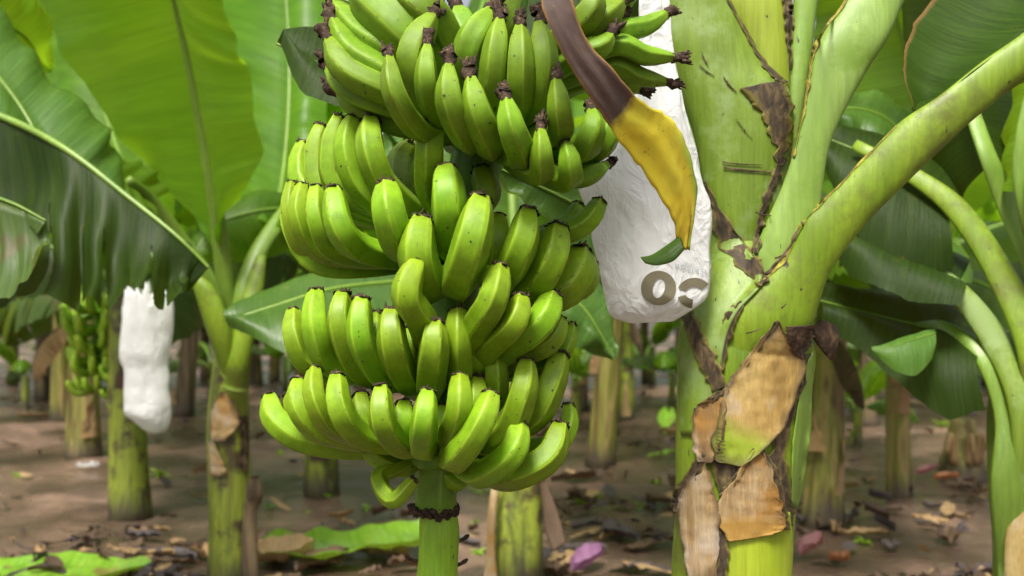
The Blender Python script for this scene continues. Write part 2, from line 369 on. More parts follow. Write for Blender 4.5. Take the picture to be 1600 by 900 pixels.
M['bract'] = leaf_mat('bract_purple', (.26, .10, .24), (.46, .24, .40), (.4, .15, .3), .2, .5, 20)
M['petal'] = leaf_mat('bract_pink', (.36, .12, .14), (.55, .27, .27), (.6, .2, .2), .2, .5, 20)
M['petal_o'] = leaf_mat('bract_orange', (.34, .13, .05), (.46, .22, .09), (.6, .2, .1), .2, .5, 20)
M['bagink'] = rough_mat('bag_ink', [(.3, (.13, .115, .07)), (.7, (.18, .16, .10))], 20, .5, .05)
M['bagink_pale'] = rough_mat('bag_ink_pale', [(.3, (.33, .37, .40)), (.7, (.42, .46, .48))], 20, .5, .05)

def plastic_mat(name, col):
    m, t, p, out = newmat(name)
    tc = t.nodes.new('ShaderNodeTexCoord')
    n = noisen(t, mapn(t, tc.outputs['Object'], (1, 1, .45)), 26, 5, .6, .8)
    n2 = noisen(t, mapn(t, tc.outputs['Object'], (1, 1, .6)), 7, 4, .6, .5)
    c = ramp(t, n2, [(.35, tuple(x * .93 for x in col)), (.65, col)])
    t.links.new(c, p.inputs['Base Color']); p.inputs['Roughness'].default_value = .24
    def crease(sc_, st):
        q = noisen(t, mapn(t, tc.outputs['Object'], st), sc_, 3, .5, 1.6)
        a_ = node(t, 'ShaderNodeMath', operation='SUBTRACT'); a_.inputs[1].default_value = .5; t.links.new(q, a_.inputs[0])
        b_ = node(t, 'ShaderNodeMath', operation='ABSOLUTE'); t.links.new(a_.outputs[0], b_.inputs[0])
        return ramp(t, b_.outputs[0], [(0, grey(1)), (.10, grey(.25)), (.3, grey(0))])
    hh = mixc(t, .4, crease(7, (1, 1, .45)), crease(19, (1, 1, .6))); bump(t, p, hh, .36, .012)
    p.inputs['Specular IOR Level'].default_value = .45
    tr = t.nodes.new('ShaderNodeBsdfTranslucent'); tr.inputs[0].default_value = (*col, 1)
    ms = t.nodes.new('ShaderNodeMixShader'); ms.inputs[0].default_value = .4
    t.links.new(p.outputs[0], ms.inputs[1]); t.links.new(tr.outputs[0], ms.inputs[2]); t.links.new(ms.outputs[0], out.inputs[0])
    return m
M['bag'] = plastic_mat('bag_plastic', (.93, .935, .93))

def withered_mat():
    m, t, p, out = newmat('withered_blade')
    tc = t.nodes.new('ShaderNodeTexCoord'); sp = t.nodes.new('ShaderNodeSeparateXYZ'); t.links.new(tc.outputs['UV'], sp.inputs[0])
    nz = noisen(t, tc.outputs['Object'], 18, 4)
    fib = noisen(t, mapn(t, tc.outputs['UV'], (60, 3, 1)), 1, 4, .6)
    def madd(src, nsrc, k):
        a = node(t, 'ShaderNodeMath', operation='MULTIPLY_ADD'); a.inputs[1].default_value = k
        t.links.new(nsrc, a.inputs[0]); t.links.new(src, a.inputs[2]); return a.outputs[0]
    v = madd(sp.outputs[1], nz, .15)
    brown = ramp(t, fib, [(.25, (.06, .038, .030)), (.55, (.10, .064, .050)), (.8, (.15, .105, .085))])
    eu = node(t, 'ShaderNodeMath', operation='SUBTRACT'); eu.inputs[1].default_value = .5; t.links.new(sp.outputs[0], eu.inputs[0])
    ea = node(t, 'ShaderNodeMath', operation='ABSOLUTE'); t.links.new(eu.outputs[0], ea.inputs[0])
    brown = mixc(t, ramp(t, madd(ea.outputs[0], nz, .16), [(.50, grey(0)), (.56, grey(.9))]), brown, (.30, .16, .04))
    brown = mixc(t, ramp(t, noisen(t, tc.outputs['Object'], 30, 5, .7), [(.55, grey(0)), (.68, grey(.8))]), brown, (.045, .03, .026))
    yel = ramp(t, nz, [(.3, (.60, .43, .016)), (.5, (.72, .60, .025)), (.75, (.62, .60, .05))])
    # right hand edge of the blade is still green
    gfac = ramp(t, madd(sp.outputs[0], nz, .10), [(.05, grey(0)), (.09, grey(1)), (.14, grey(0))])
    yel = mixc(t, ramp(t, v, [(.70, grey(0)), (1.0, grey(.75))]), yel, (.42, .30, .02))
    c = mixc(t, ramp(t, v, [(.645, grey(0)), (.675, grey(1))]), brown, yel)
    sp1 = ramp(t, noisen(t, tc.outputs['Object'], 60, 4, .7), [(.62, grey(0)), (.70, grey(.8))]); c = mixc(t, sp1, c, (.16, .09, .02))
    gm = node(t, 'ShaderNodeMath', operation='SUBTRACT'); t.links.new(sp.outputs[1], gm.inputs[0]); gm.inputs[1].default_value = 0
    gedge = ramp(t, madd(sp.outputs[0], nz, .16), [(.84, grey(0)), (.98, grey(1))])
    gmask = mixc(t, 1.0, gedge, ramp(t, sp.outputs[1], [(.72, grey(0)), (.84, grey(1))]), 'MULTIPLY'); c = mixc(t, gmask, c, (.20, .32, .03))
    t.links.new(c, p.inputs['Base Color']); p.inputs['Roughness'].default_value = .55
    bump(t, p, fib, .3, .003); return m
M['withered'] = withered_mat()

def soil_mat():
    m, t, p, out = newmat('muddy_soil')
    tc = t.nodes.new('ShaderNodeTexCoord')
    n1 = noisen(t, tc.outputs['Object'], .55, 6, .62, .6); n2 = noisen(t, tc.outputs['Object'], 5.0, 6, .7); n3 = noisen(t, tc.outputs['Object'], 34, 4, .7)
    c = ramp(t, n1, [(.32, (.070, .042, .028)), (.45, (.13, .080, .055)), (.57, (.28, .18, .13)), (.8, (.18, .115, .085))])
    c = mixc(t, .75, c, ramp(t, n2, [(.3, grey(.42)), (.55, grey(.95)), (.75, grey(1.25))]), 'MULTIPLY')
    c = mixc(t, .5, c, ramp(t, n3, [(.3, grey(.5)), (.7, grey(1.2))]), 'MULTIPLY')
    wet = ramp(t, noisen(t, mapn(t, tc.outputs['Object'], (1, 1, 1), (4, 2, 0)), .8, 5, .6), [(.40, grey(0)), (.52, grey(1))])
    c = mixc(t, wet, c, mixc(t, .6, c, (.055, .036, .026)))
    t.links.new(c, p.inputs['Base Color'])
    t.links.new(ramp(t, wet, [(0, grey(.50)), (1, grey(.10))]), p.inputs['Roughness'])
    hh = mixc(t, .4, n2, n3); bump(t, p, hh, .6, .03); return m
M['soil'] = soil_mat()

# ------------------------------------------------------------------ ground
def build_ground():
    ys = [-8 + i for i in range(9)] + [1 + .07 * i for i in range(1, 170)]
    y = ys[-1]; st = .12
    while y < 110: y += st; st *= 1.13; ys.append(y)
    nx = 150; V = []; Fc = []
    for y in ys:
        half = 9 + 1.05 * max(y, 0)
        for i in range(nx + 1):
            s = 2 * i / nx - 1; x = half * (abs(s) ** 1.25) * (1 if s > 0 else -1)
            V.append((x, y, ground_z(x, y)))
    for j in range(len(ys) - 1):
        for i in range(nx):
            a = j * (nx + 1) + i; Fc.append((a, a + 1, a + nx + 2, a + nx + 1))
    tag(mk('ground', V, Fc, M['soil']), kind='structure')
build_ground()

# ------------------------------------------------------------------ leaf builders
def leaf_traced(name, mid, ea, eb, mat, parent, nu=44, nv=9, pleat=.012, pf=16, sag=.02, tears=(), seed=0, rib=.009, ribmat=None, riblabel=None):
    """blade lofted between a midrib and two edges, each a list of (px, py, distance)"""
    def pts(P): return cr([at(*p) for p in P], nu)
    m3, a3, b3 = pts(mid), pts(ea), pts(eb)
    V = []; U = []; Fc = []
    rr = random.Random(seed)
    W = 2 * nv + 1
    for i in range(nu):
        u = i / (nu - 1)
        for j in range(-nv, nv + 1):
            e = a3[i] if j < 0 else b3[i]; s = abs(j) / nv
            p = m3[i].lerp(e, s)
            side = (e - m3[i]); tg = (m3[min(i + 1, nu - 1)] - m3[max(i - 1, 0)])
            nn = side.cross(tg)
            if nn.length > 1e-9: nn.normalize()
            if j < 0: nn = -nn
            amp = pleat * s * (1 - .25 * s)
            ph = noise.noise(Vector((u * pf * .35, j * .08, seed))) * 2
            p = p + nn * amp * (math.sin((u + .10 * noise.noise(Vector((u * 4, 0, seed + 2)))) * pf * 2 * math.pi + s * 1.2 + ph) * (.55 + .9 * abs(noise.noise(Vector((u * 6, 3, seed))))) + .8 * noise.noise(Vector((u * 5, s * 2 + (3 if j < 0 else 0), seed + 7))))
            p = p + nn * sag * math.sin(s * math.pi) 
            edge_n = noise.noise(Vector((u * 22, 4 if j < 0 else 9, seed)))
            p = p + side * (.03 * edge_n * s)
            V.append(p); U.append((u, j / nv))
    for i in range(nu - 1):
        for j in range(W - 1):
            sj = j - nv + .5
            skip = False
            for (side, u0, wd, dep) in tears:
                if (sj < 0) == (side < 0):
                    s = abs(sj) / nv; u = (i + .5) / (nu - 1)
                    if s > dep and abs(u - u0 - .03 * (s - dep)) < wd * (s - dep) / (1 - dep): skip = True
            if skip: continue
            a = i * W + j; Fc.append((a, a + 1, a + W + 1, a + W))
    o = mk(name, V, Fc, mat, parent, U)
    if rib:
        rad = [rib * (1 - .7 * i / (nu - 1)) for i in range(nu)]
        nv_ = tube(m3, rad, 8)
        r = mk('midrib', nv_[0], nv_[1], ribmat or M['petiole'], o, nv_[2])
    return o

def leaf_local(L, W, a0, a1, droop, seed, tear=.5, n=26, nv=4, pet=.14):
    """free-standing banana leaf in local space (grows from the origin towards +X); torn into strips"""
    rr = random.Random(seed); V = []; U = []; Fc = []; mi = []
    P = [Vector((0, 0, 0))]; ang = []
    for i in range(n):
        t = i / (n - 1); a = R(a0 + (a1 - a0) * t ** 1.4); ang.append(a)
        P.append(P[-1] + Vector((math.cos(a), .06 * math.sin(3 * t + seed), math.sin(a))) * L / n)
    P = P[:n]
    tw = rr.uniform(-.5, .5)
    def pos(i, f, side, s, dr):
        i = min(max(f, 0), n - 1.001); k = int(i); t = i - k
        p = P[k].lerp(P[k + 1], t); a = ang[k]
        u = i / (n - 1); q = max(0, (u - pet) / (1 - pet))
        wd = W * max(0, math.sin(math.pi * min(1, q) ** .8)) ** .55 if q > 0 else 0
        N = Vector((-math.sin(a), 0, math.cos(a))); T = Vector((math.cos(a), 0, math.sin(a)))
        ph = droop + dr + tw * .2 * side
        lat = Vector((0, side * math.cos(ph), 0)) - N * math.sin(ph)
        v = p + lat * wd * s + N * wd * .22 * math.sin(s * math.pi) + N * .012 * math.sin(i * 3.1) * s + T * wd * .25 * s - N * wd * .35 * s * s * max(0, math.sin(ph))
        return v
    for side in (-1, 1):
        i = pet * (n - 1)
        while i < n - 1.2:
            ln = rr.choice((1, 2, 2, 3, 4)) if rr.random() < tear else rr.uniform(5, 9)
            e = min(i + ln, n - 1.05); dr = rr.uniform(-.15, .35) * (1 if ln < 5 else .3)
            rows = max(2, int((e - i) * 1.2) + 1); b = len(V); gap = .12 if ln < 5 else .05
            for r in range(rows):
                f = i + (e - i) * r / (rows - 1); c = (i + e) / 2
                for k in range(nv + 1):
                    s = k / nv; ff = f + (c - f) * gap * s * s
                    V.append(pos(0, ff, side, s, dr * s)); U.append((f / (n - 1), side * s))
            for r in range(rows - 1):
                for k in range(nv):
                    a = b + r * (nv + 1) + k; q = (a, a + 1, a + nv + 2, a + nv + 1)
                    Fc.append(q if side > 0 else q[::-1]); mi.append(0)
            i = e
    rad = [.028 * (1 - .85 * (i / (n - 1))) * min(1, L / 1.8) for i in range(n)]
    b = len(V); tv, tf, tu, _ = tube(P, rad, 6); V += tv; U += tu
    for f in tf: Fc.append(tuple(x + b for x in f)); mi.append(1)
    return V, Fc, U, mi

# ------------------------------------------------------------------ the rows of plants behind
LEAFM = []
def leaf_mesh(idx, mat):
    spec = [(2.3, .30, 80, 35, .15), (2.1, .33, 68, -5, .35), (2.0, .32, 55, -55, .55), (1.7, .30, 35, -80, .9), (1.5, .24, 5, -85, 1.2)][idx]
    V, Fc, U, mi = leaf_local(spec[0], spec[1], spec[2], spec[3], spec[4], 31 + idx * 7 + len(LEAFM), .55 if idx < 3 else .8)
    me = bpy.data.meshes.new('leaf'); me.from_pydata([tuple(v) for v in V], [], Fc)
    me.materials.append(mat); me.materials.append(M['petiole'] if idx < 4 else M['leaf_brown'])
    l = me.uv_layers.new(name='UVMap')
    for lp in me.loops: l.data[lp.index].uv = U[lp.vertex_index]
    me.polygons.foreach_set('use_smooth', [True] * len(me.polygons)); me.polygons.foreach_set('material_index', mi); me.update()
    LEAFM.append(me); return me
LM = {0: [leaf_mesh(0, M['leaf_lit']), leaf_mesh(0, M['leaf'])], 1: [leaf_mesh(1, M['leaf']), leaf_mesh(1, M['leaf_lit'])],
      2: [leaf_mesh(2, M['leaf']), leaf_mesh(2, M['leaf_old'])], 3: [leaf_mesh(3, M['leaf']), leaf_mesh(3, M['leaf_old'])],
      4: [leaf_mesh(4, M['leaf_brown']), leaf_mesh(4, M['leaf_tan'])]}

def trunk_mesh(name, r, h, mat, parent, base, seed, lean=(0, 0)):
    n = 16; path = []; rad = []
    for i in range(n):
        t = i / (n - 1); path.append(base + Vector((lean[0] * t, lean[1] * t, -.05 + (h + .05) * t)))
        rad.append(r * (1.16 - .32 * t + .10 * math.exp(-t * 14)))
    def prof(th, t):
        return 1 + .07 * noise.noise(Vector((math.cos(th) * 1.5, math.sin(th) * 1.5, t * 3 + seed))) + .05 * math.sin(3 * th + t * 5 + seed) + .03 * math.sin(7 * th + seed)
    V, Fc, U, _ = tube(path, rad, 18, prof)
    o = mk(name, V, Fc, mat, parent, U)
    # torn, dry sheath flakes standing off the stem belong to the same surface
    return o

def plant(px, py, wpx, label, group, seed, mat='trunk_a', h=None, leaves=(0, 0, 1, 1, 1, 2, 2, 3), sheath=True, d=None):
    rr = random.Random(seed)
    d = d or gd(py); x = (px - 800) / F * d
    base = Vector((x, d, ground_z(x, d)))
    t = thing('banana_plant', base, label, 'banana plant', group)
    r = wpx / F * d / 2 / 1.1; h = h or rr.uniform(1.15, 1.5)
    trunk_mesh('trunk', r, h, M[mat], t, base, seed, (rr.uniform(-.14, .14), rr.uniform(-.1, .1)))
    az = rr.uniform(0, 6.28)
    for i, k in enumerate(leaves):
        me = rr.choice(LM[k]); o = bpy.data.objects.new('leaf', me); COL.objects.link(o); o.parent = t
        az += 2.4 + rr.uniform(-.3, .3)
        o.location = (0, 0, h - .05 - .14 * (k >= 2) * rr.random() - .25 * (k == 4)); o.rotation_euler = (rr.uniform(-.12, .12), rr.uniform(-.1, .1), az)
        s = rr.uniform(.85, 1.1); o.scale = (s, s, s)
    if sheath or rr.random() < .5:
        for q in range(rr.choice((1, 2, 3))):
            o = bpy.data.objects.new('dead_leaf', rr.choice(LM[4])); COL.objects.link(o); o.parent = t
            o.location = (0, 0, h * rr.uniform(.72, .95)); o.rotation_euler = (rr.uniform(-.2, .2), rr.uniform(.2, .5), rr.uniform(0, 6.28)); z = rr.uniform(.28, .46); o.scale = (z, z, z)
    if sheath:                                       # dry sheath scraps hugging the stem
        for q in range(rr.choice((1, 2, 2))):
            a = rr.uniform(-2.6, -.5); z0 = rr.uniform(.05, h * .6); ln = rr.uniform(.15, .35); V = []; Fc = []; U = []
            for i in range(9):
                u = i / 8
                for j in range(6):
                    v = j / 5; th = a + (v - .5) * (1.2 - 1.05 * u); rad = r * (1.2 + .10 * u * u + .05 * math.sin(v * 9 + q)); th += .25 * noise.noise(Vector((u * 5, v * 2, seed + q)))
                    V.append(base + Vector((rad * math.cos(th), rad * math.sin(th), z0 + ln * u * (1 + .5 * noise.noise(Vector((v * 4, seed, q)))) + .05 * noise.noise(Vector((v * 5, q, seed)))))); U.append((v, u))
            for i in range(8):
                for j in range(5):
                    k = i * 6 + j; Fc.append((k, k + 1, k + 7, k + 6))
            mk('dry_sheath', V, Fc, M[rr.choice(('leaf_brown', 'leaf_tan', 'leaf_tan'))], t, U)
    return t

LV = (0, 0, 1, 1, 2, 2, 3)
LD = (0, 1, 1, 2, 2, 3, 3)
NAMED = [  # px, base row, width px, label, material
    (130, 706, 50, 'banana plant with thick tan and green trunk under the small hanging banana bunch', 'trunk_a'),
    (206, 800, 60, 'banana plant whose yellow green trunk stands right below the slim white hanging bag', 'trunk_b'),
    (95, 656, 30, 'banana plant with olive brown trunk beside a thicker tan trunk near the left edge', 'trunk_a'),
    (66, 622, 22, 'banana plant with thin brown trunk, outermost of the trunks on the far left', 'trunk_c'),
    (286, 646, 30, 'banana plant with dark trunk between the slim white bag and the tall green plant', 'trunk_c'),
    (502, 772, 50, 'banana plant with short pale yellow trunk base seen under the left of the big bunch', 'trunk_b'),
    (936, 726, 44, 'banana plant with dark mottled trunk just right of the big bunch', 'trunk_a'),
    (978, 652, 24, 'banana plant with thin green trunk standing alone on pale soil below the printed bag', 'trunk_b'),
    (1282, 812, 62, 'banana plant with dark rusty trunk right behind the big pale green stem', 'trunk_a'),
    (1405, 770, 38, 'banana plant with grey green trunk among litter in the gap at the right', 'trunk_a'),
    (1358, 660, 26, 'banana plant with thin tan topped trunk left of the grey green trunk', 'trunk_c'),
]
GRP = 'banana plants in the rows behind'
for i, (px, py, wp, lb, mt) in enumerate(NAMED):
    plant(px, py, wp, lb, GRP, 100 + i, mt, leaves=(LV, LD)[i % 2])
for i, (px, py, wp) in enumerate([(400, 600, 20), (428, 592, 16), (905, 640, 26), (1335, 628, 18), (20, 600, 16), (245, 606, 16), (320, 590, 16),
        (470, 606, 18), (560, 600, 18), (620, 612, 20), (860, 604, 18), (1010, 596, 14), (1090, 610, 20), (1180, 600, 18), (1300, 590, 14), (1440, 604, 18), (1540, 596, 16), (1580, 616, 18),
        (740, 590, 14), (690, 575, 12), (790, 572, 12), (150, 575, 12), (360, 572, 12), (960, 574, 12), (1240, 575, 12), (1390, 576, 12), (1500, 572, 12), (1620, 572, 14), (-20, 580, 14), (1690, 640, 24), (-90, 640, 24), (1480, 590, 14), (1060, 574, 12), (520, 574, 12)]):
    plant(px, py, wp, 'distant banana plant with a brown trunk and loose drooping leaves', 'far banana plants standing at the back', 300 + i, ('trunk_c', 'trunk_a', 'trunk_c')[i % 3], leaves=(LV + (3,), LD + (3, 2), LV + (3, 1))[i % 3], sheath=i < 4)

for i, (px, py, hh) in enumerate([(40, 640, .35), (110, 600, .4), (330, 620, .4), (445, 612, .4), (585, 600, .4), (900, 668, .45), (1020, 600, .45), (955, 612, .4), (1050, 640, .35), (1300, 640, .4), (1340, 700, .3), (1480, 640, .4), (1450, 612, .4), (1250, 660, .35), (700, 610, .4), (180, 618, .35)]):
    rr = random.Random(900 + i); d = gd(py); x = (px - 800) / F * d; b = Vector((x, d, ground_z(x, d)))
    t = thing('banana_sucker', b, 'young banana shoot with bent leaves growing between the distant trunks', 'young plant', 'young shoots between the trunks')
    trunk_mesh('trunk', .035, hh, M['trunk_b'], t, b, i)
    for q in range(6):
        o = bpy.data.objects.new('leaf', rr.choice(LM[rr.choice((1, 2, 2, 3))])); COL.objects.link(o); o.parent = t
        o.location = (0, 0, hh - .03); o.rotation_euler = (0, 0, q * 1.05 + rr.uniform(-.3, .3)); z = rr.uniform(.32, .5); o.scale = (z, z, z)
def far_mass():
    rr = random.Random(5); V = []; Fc = []; U = []
    for i in range(900):
        x = rr.uniform(-34, 34); y = rr.uniform(30, 44); z = rr.uniform(.8, 5.2); L = rr.uniform(1.2, 2.2); W = rr.uniform(.2, .35)
        az = rr.uniform(0, 6.28); a = R(rr.uniform(-60, 80)); dx = Vector((math.cos(az), math.sin(az), 0)); sd = Vector((-dx.y, dx.x, 0))
        p = Vector((x, y, z)); b = len(V)
        for k in range(5):
            t = k / 4; wd = W * math.sin(math.pi * (.08 + .9 * t)); up = Vector((0, 0, math.sin(a)))
            for s in (-1, 0, 1): V.append(p + sd * wd * s - Vector((0, 0, .4 * wd * abs(s)))); U.append((t, s))
            p = p + (dx * math.cos(a) + up) * L / 4; a -= .35
        for k in range(4):
            for s in range(2):
                q = b + k * 3 + s; Fc.append((q, q + 1, q + 4, q + 3))
    tag(mk('far_foliage', V, Fc, M['leaf'], None, U), 'dense band of banana leaves closing the far end of the rows', 'foliage', kind='stuff')
far_mass()

# ------------------------------------------------------------------ tall plant on the left
def left_plant():
    d = 4.12; base = at(363, 915, d); base.z = ground_z(base.x, d)
    t = thing('banana_plant', base, 'tall green banana plant with upright translucent leaf, left of the big bunch', 'banana plant', GRP)
    V, Fc, U = strap([(322, 925), (327, 860), (327, 760), (324, 690), (325, 640), (333, 580), (338, 520), (345, 460)],
                     [(404, 925), (398, 860), (392, 760), (389, 690), (388, 640), (386, 580), (382, 520), (374, 460)], d, .9, 44, 24, wob=.02)
    mk('trunk', V, Fc, M['trunk_b'], t, U)
    tr = BVHTree.FromPolygons(V, Fc)
    def pet(L, Q, D, m='petiole', name='petiole'):
        v, f, u = strap(L, Q, D, .6, 26, 12); return mk(name, v, f, M[m], t, u)
    pet([(352, 560), (335, 420), (322, 300), (292, 120), (262, -20), (228, -150)], [(380, 560), (364, 420), (345, 300), (310, 120), (276, -20), (236, -150)], [4.06, 4.0, 3.9, 3.75, 3.6, 3.4])
    pet([(335, 540), (318, 460), (275, 390), (225, 320), (190, 290)], [(365, 560), (345, 450), (305, 385), (248, 310), (205, 275)], [4.0, 3.95, 3.9, 3.8, 3.7])
    pet([(360, 560), (365, 460), (390, 390), (440, 320), (490, 270)], [(390, 570), (395, 470), (418, 395), (462, 335), (505, 285)], [4.0, 4.0, 4.1, 4.3, 4.6])
    pet([(345, 580), (318, 500), (302, 450), (296, 430)], [(372, 600), (362, 520), (338, 455), (312, 428)], [3.98, 3.92, 3.9, 3.9], 'sheath_lime', 'sheath')
    pet([(348, 600), (352, 560), (370, 500), (385, 440), (400, 400)], [(388, 610), (392, 560), (402, 500), (412, 450), (416, 400)], [3.99, 3.95, 3.95, 4.0, 4.05], 'sheath_lime', 'sheath')
    leaf_traced('leaf', [(350, 400, 4.0), (332, 290, 3.92), (302, 120, 3.77), (269, -20, 3.6), (232, -150, 3.4)],
                [(345, 350, 4.0), (235, 268, 4.3), (150, 160, 4.4), (70, 30, 4.4), (40, -150, 4.3)],
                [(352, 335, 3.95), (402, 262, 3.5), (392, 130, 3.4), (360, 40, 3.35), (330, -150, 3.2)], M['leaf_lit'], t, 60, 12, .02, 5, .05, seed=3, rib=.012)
    leaf_traced('leaf', [(425, 372, 4.2), (445, 250, 4.6), (452, 100, 4.9), (440, -120, 5.2)],
                [(395, 345, 4.2), (350, 220, 4.9), (335, 60, 5.2), (320, -120, 5.4)],
                [(470, 345, 4.2), (505, 240, 4.6), (512, 90, 4.9), (520, -120, 5.2)], M['leaf_lit'], t, 40, 8, .03, 6, .04, seed=4, rib=.014)
    leaf_traced('leaf', [(225, 318, 3.8), (200, 285, 3.75), (180, 262, 3.7), (165, 255, 3.7)],
                [(245, 345, 3.7), (215, 340, 3.6), (185, 320, 3.6), (165, 260, 3.7)],
                [(262, 300, 3.9), (235, 262, 3.9), (200, 250, 3.9), (166, 253, 3.7)], M['leaf'], t, 26, 6, .02, 4, .02, seed=5, rib=.008)
    leaf_traced('leaf', [(450, 325, 4.4), (400, 330, 4.2), (340, 350, 4.1), (300, 400, 4.0)],
                [(470, 380, 4.4), (430, 400, 4.3), (380, 410, 4.2), (310, 410, 4.0)],
                [(470, 300, 4.5), (400, 300, 4.4), (330, 320, 4.3), (295, 390, 4.1)], M['leaf'], t, 26, 6, .03, 4, .03, seed=15, rib=.008)
    leaf_traced('leaf', [(250, 380, 4.3), (190, 250, 4.9), (140, 90, 5.4), (110, -120, 5.8)],
                [(215, 370, 4.3), (120, 260, 5.0), (60, 90, 5.6), (40, -120, 6.0)],
                [(275, 370, 4.3), (270, 230, 5.0), (260, 60, 5.5), (230, -120, 5.9)], M['leaf_lit'], t, 40, 9, .03, 4, .05, seed=6, rib=.012)
    leaf_traced('leaf', [(440, 380, 4.3), (470, 260, 4.9), (520, 120, 5.4), (560, -120, 5.8)],
                [(420, 350, 4.3), (430, 220, 5.0), (450, 60, 5.6), (470, -120, 6.0)],
                [(480, 370, 4.3), (560, 260, 5.0), (640, 90, 5.5), (680, -120, 5.9)], M['leaf_lit'], t, 40, 9, .03, 4, .05, seed=8, rib=.012)
    leaf_traced('leaf', [(380, 360, 4.4), (390, 240, 5.2), (400, 60, 6.0), (410, -140, 6.6)],
                [(365, 350, 4.4), (320, 220, 5.3), (300, 40, 6.2), (290, -140, 6.8)],
                [(400, 350, 4.4), (470, 230, 5.3), (520, 50, 6.2), (540, -140, 6.8)], M['leaf_lit'], t, 40, 9, .04, 4, .05, seed=9, rib=.012)
    def scrap(Le, Re, m, name='dry_sheath', off=.012):
        n = 18; k = 8; V = []; Fc = []; U = []
        L = cr([(x, y, 0) for x, y in Le], n); Q = cr([(x, y, 0) for x, y in Re], n)
        for i in range(n):
            for j in range(k):
                p = L[i].lerp(Q[i], j / (k - 1)); dr = (at(p.x, p.y, 1) - CAM).normalized()
                h = tr.ray_cast(CAM, dr); q = h[0] if h[0] else at(p.x, p.y, d)
                e = 1 + 1.2 * abs(j / (k - 1) - .5) + .8 * noise.noise(Vector((i * .5, j * .5, 3)))
                V.append(q - dr * off * e); U.append((j / (k - 1), i / (n - 1)))
        for i in range(n - 1):
            for j in range(k - 1):
                a = i * k + j; Fc.append((a, a + 1, a + k + 1, a + k))
        return mk(name, V, Fc, M[m], t, U)
    scrap([(345, 612), (330, 640), (328, 668), (330, 690)], [(352, 612), (372, 640), (374, 662), (350, 690)], 'dry_tan')
    scrap([(326, 690), (326, 715), (328, 745)], [(332, 688), (348, 718), (356, 742)], 'dry_tan')
    scrap([(372, 650), (376, 690), (372, 730)], [(388, 650), (390, 690), (388, 740)], 'margin')
    # loose dead sheath standing off the right side
    v, f, u = strap([(392, 745), (386, 765), (380, 800), (378, 850), (376, 925)], [(404, 742), (410, 775), (402, 800), (402, 850), (408, 925)], [4.0, 4.0, 4.02, 4.03, 4.05], .35, 24, 12, wob=.03)
    mk('dead_sheath', v, f, M['trunk_c'], t, u)
    return t
left_plant()

def under_plant():
    d = 4.15; base = at(808, 915, d); base.z = ground_z(base.x, d)
    t = thing('banana_plant', base, 'banana plant with grooved olive trunk and pale dry strips, directly below the big bunch', 'banana plant', GRP)
    V, Fc, U = strap([(762, 925), (772, 840), (778, 760), (780, 700), (784, 600), (790, 540)], [(850, 925), (848, 840), (846, 760), (842, 700), (836, 600), (828, 540)], d, .9, 30, 24, wob=.035)
    mk('trunk', V, Fc, M['trunk_b'], t, U)
    v, f, u = strap([(770, 750), (762, 800), (760, 860), (752, 925)], [(782, 750), (776, 800), (774, 860), (782, 925)], [4.06, 4.04, 4.03, 4.02], .3, 20, 10, wob=.03); mk('dry_sheath', v, f, M['dry_lobe'], t, u)
    v, f, u = strap([(842, 750), (848, 790), (852, 830), (862, 860)], [(852, 750), (866, 785), (878, 820), (884, 850)], [4.1, 4.08, 4.05, 4.0], .3, 20, 10, wob=.05); mk('dead_sheath', v, f, M['leaf_brown'], t, u)
    rr = random.Random(2)
    for i, k in enumerate((1, 0, 1, 2)):
        o = bpy.data.objects.new('leaf', LM[k][i % 2]); COL.objects.link(o); o.parent = t; o.location = (0, 0, .98 - base.z); o.rotation_euler = (0, 0, (.25, 1.5, 1.05, -.35)[i])
under_plant()

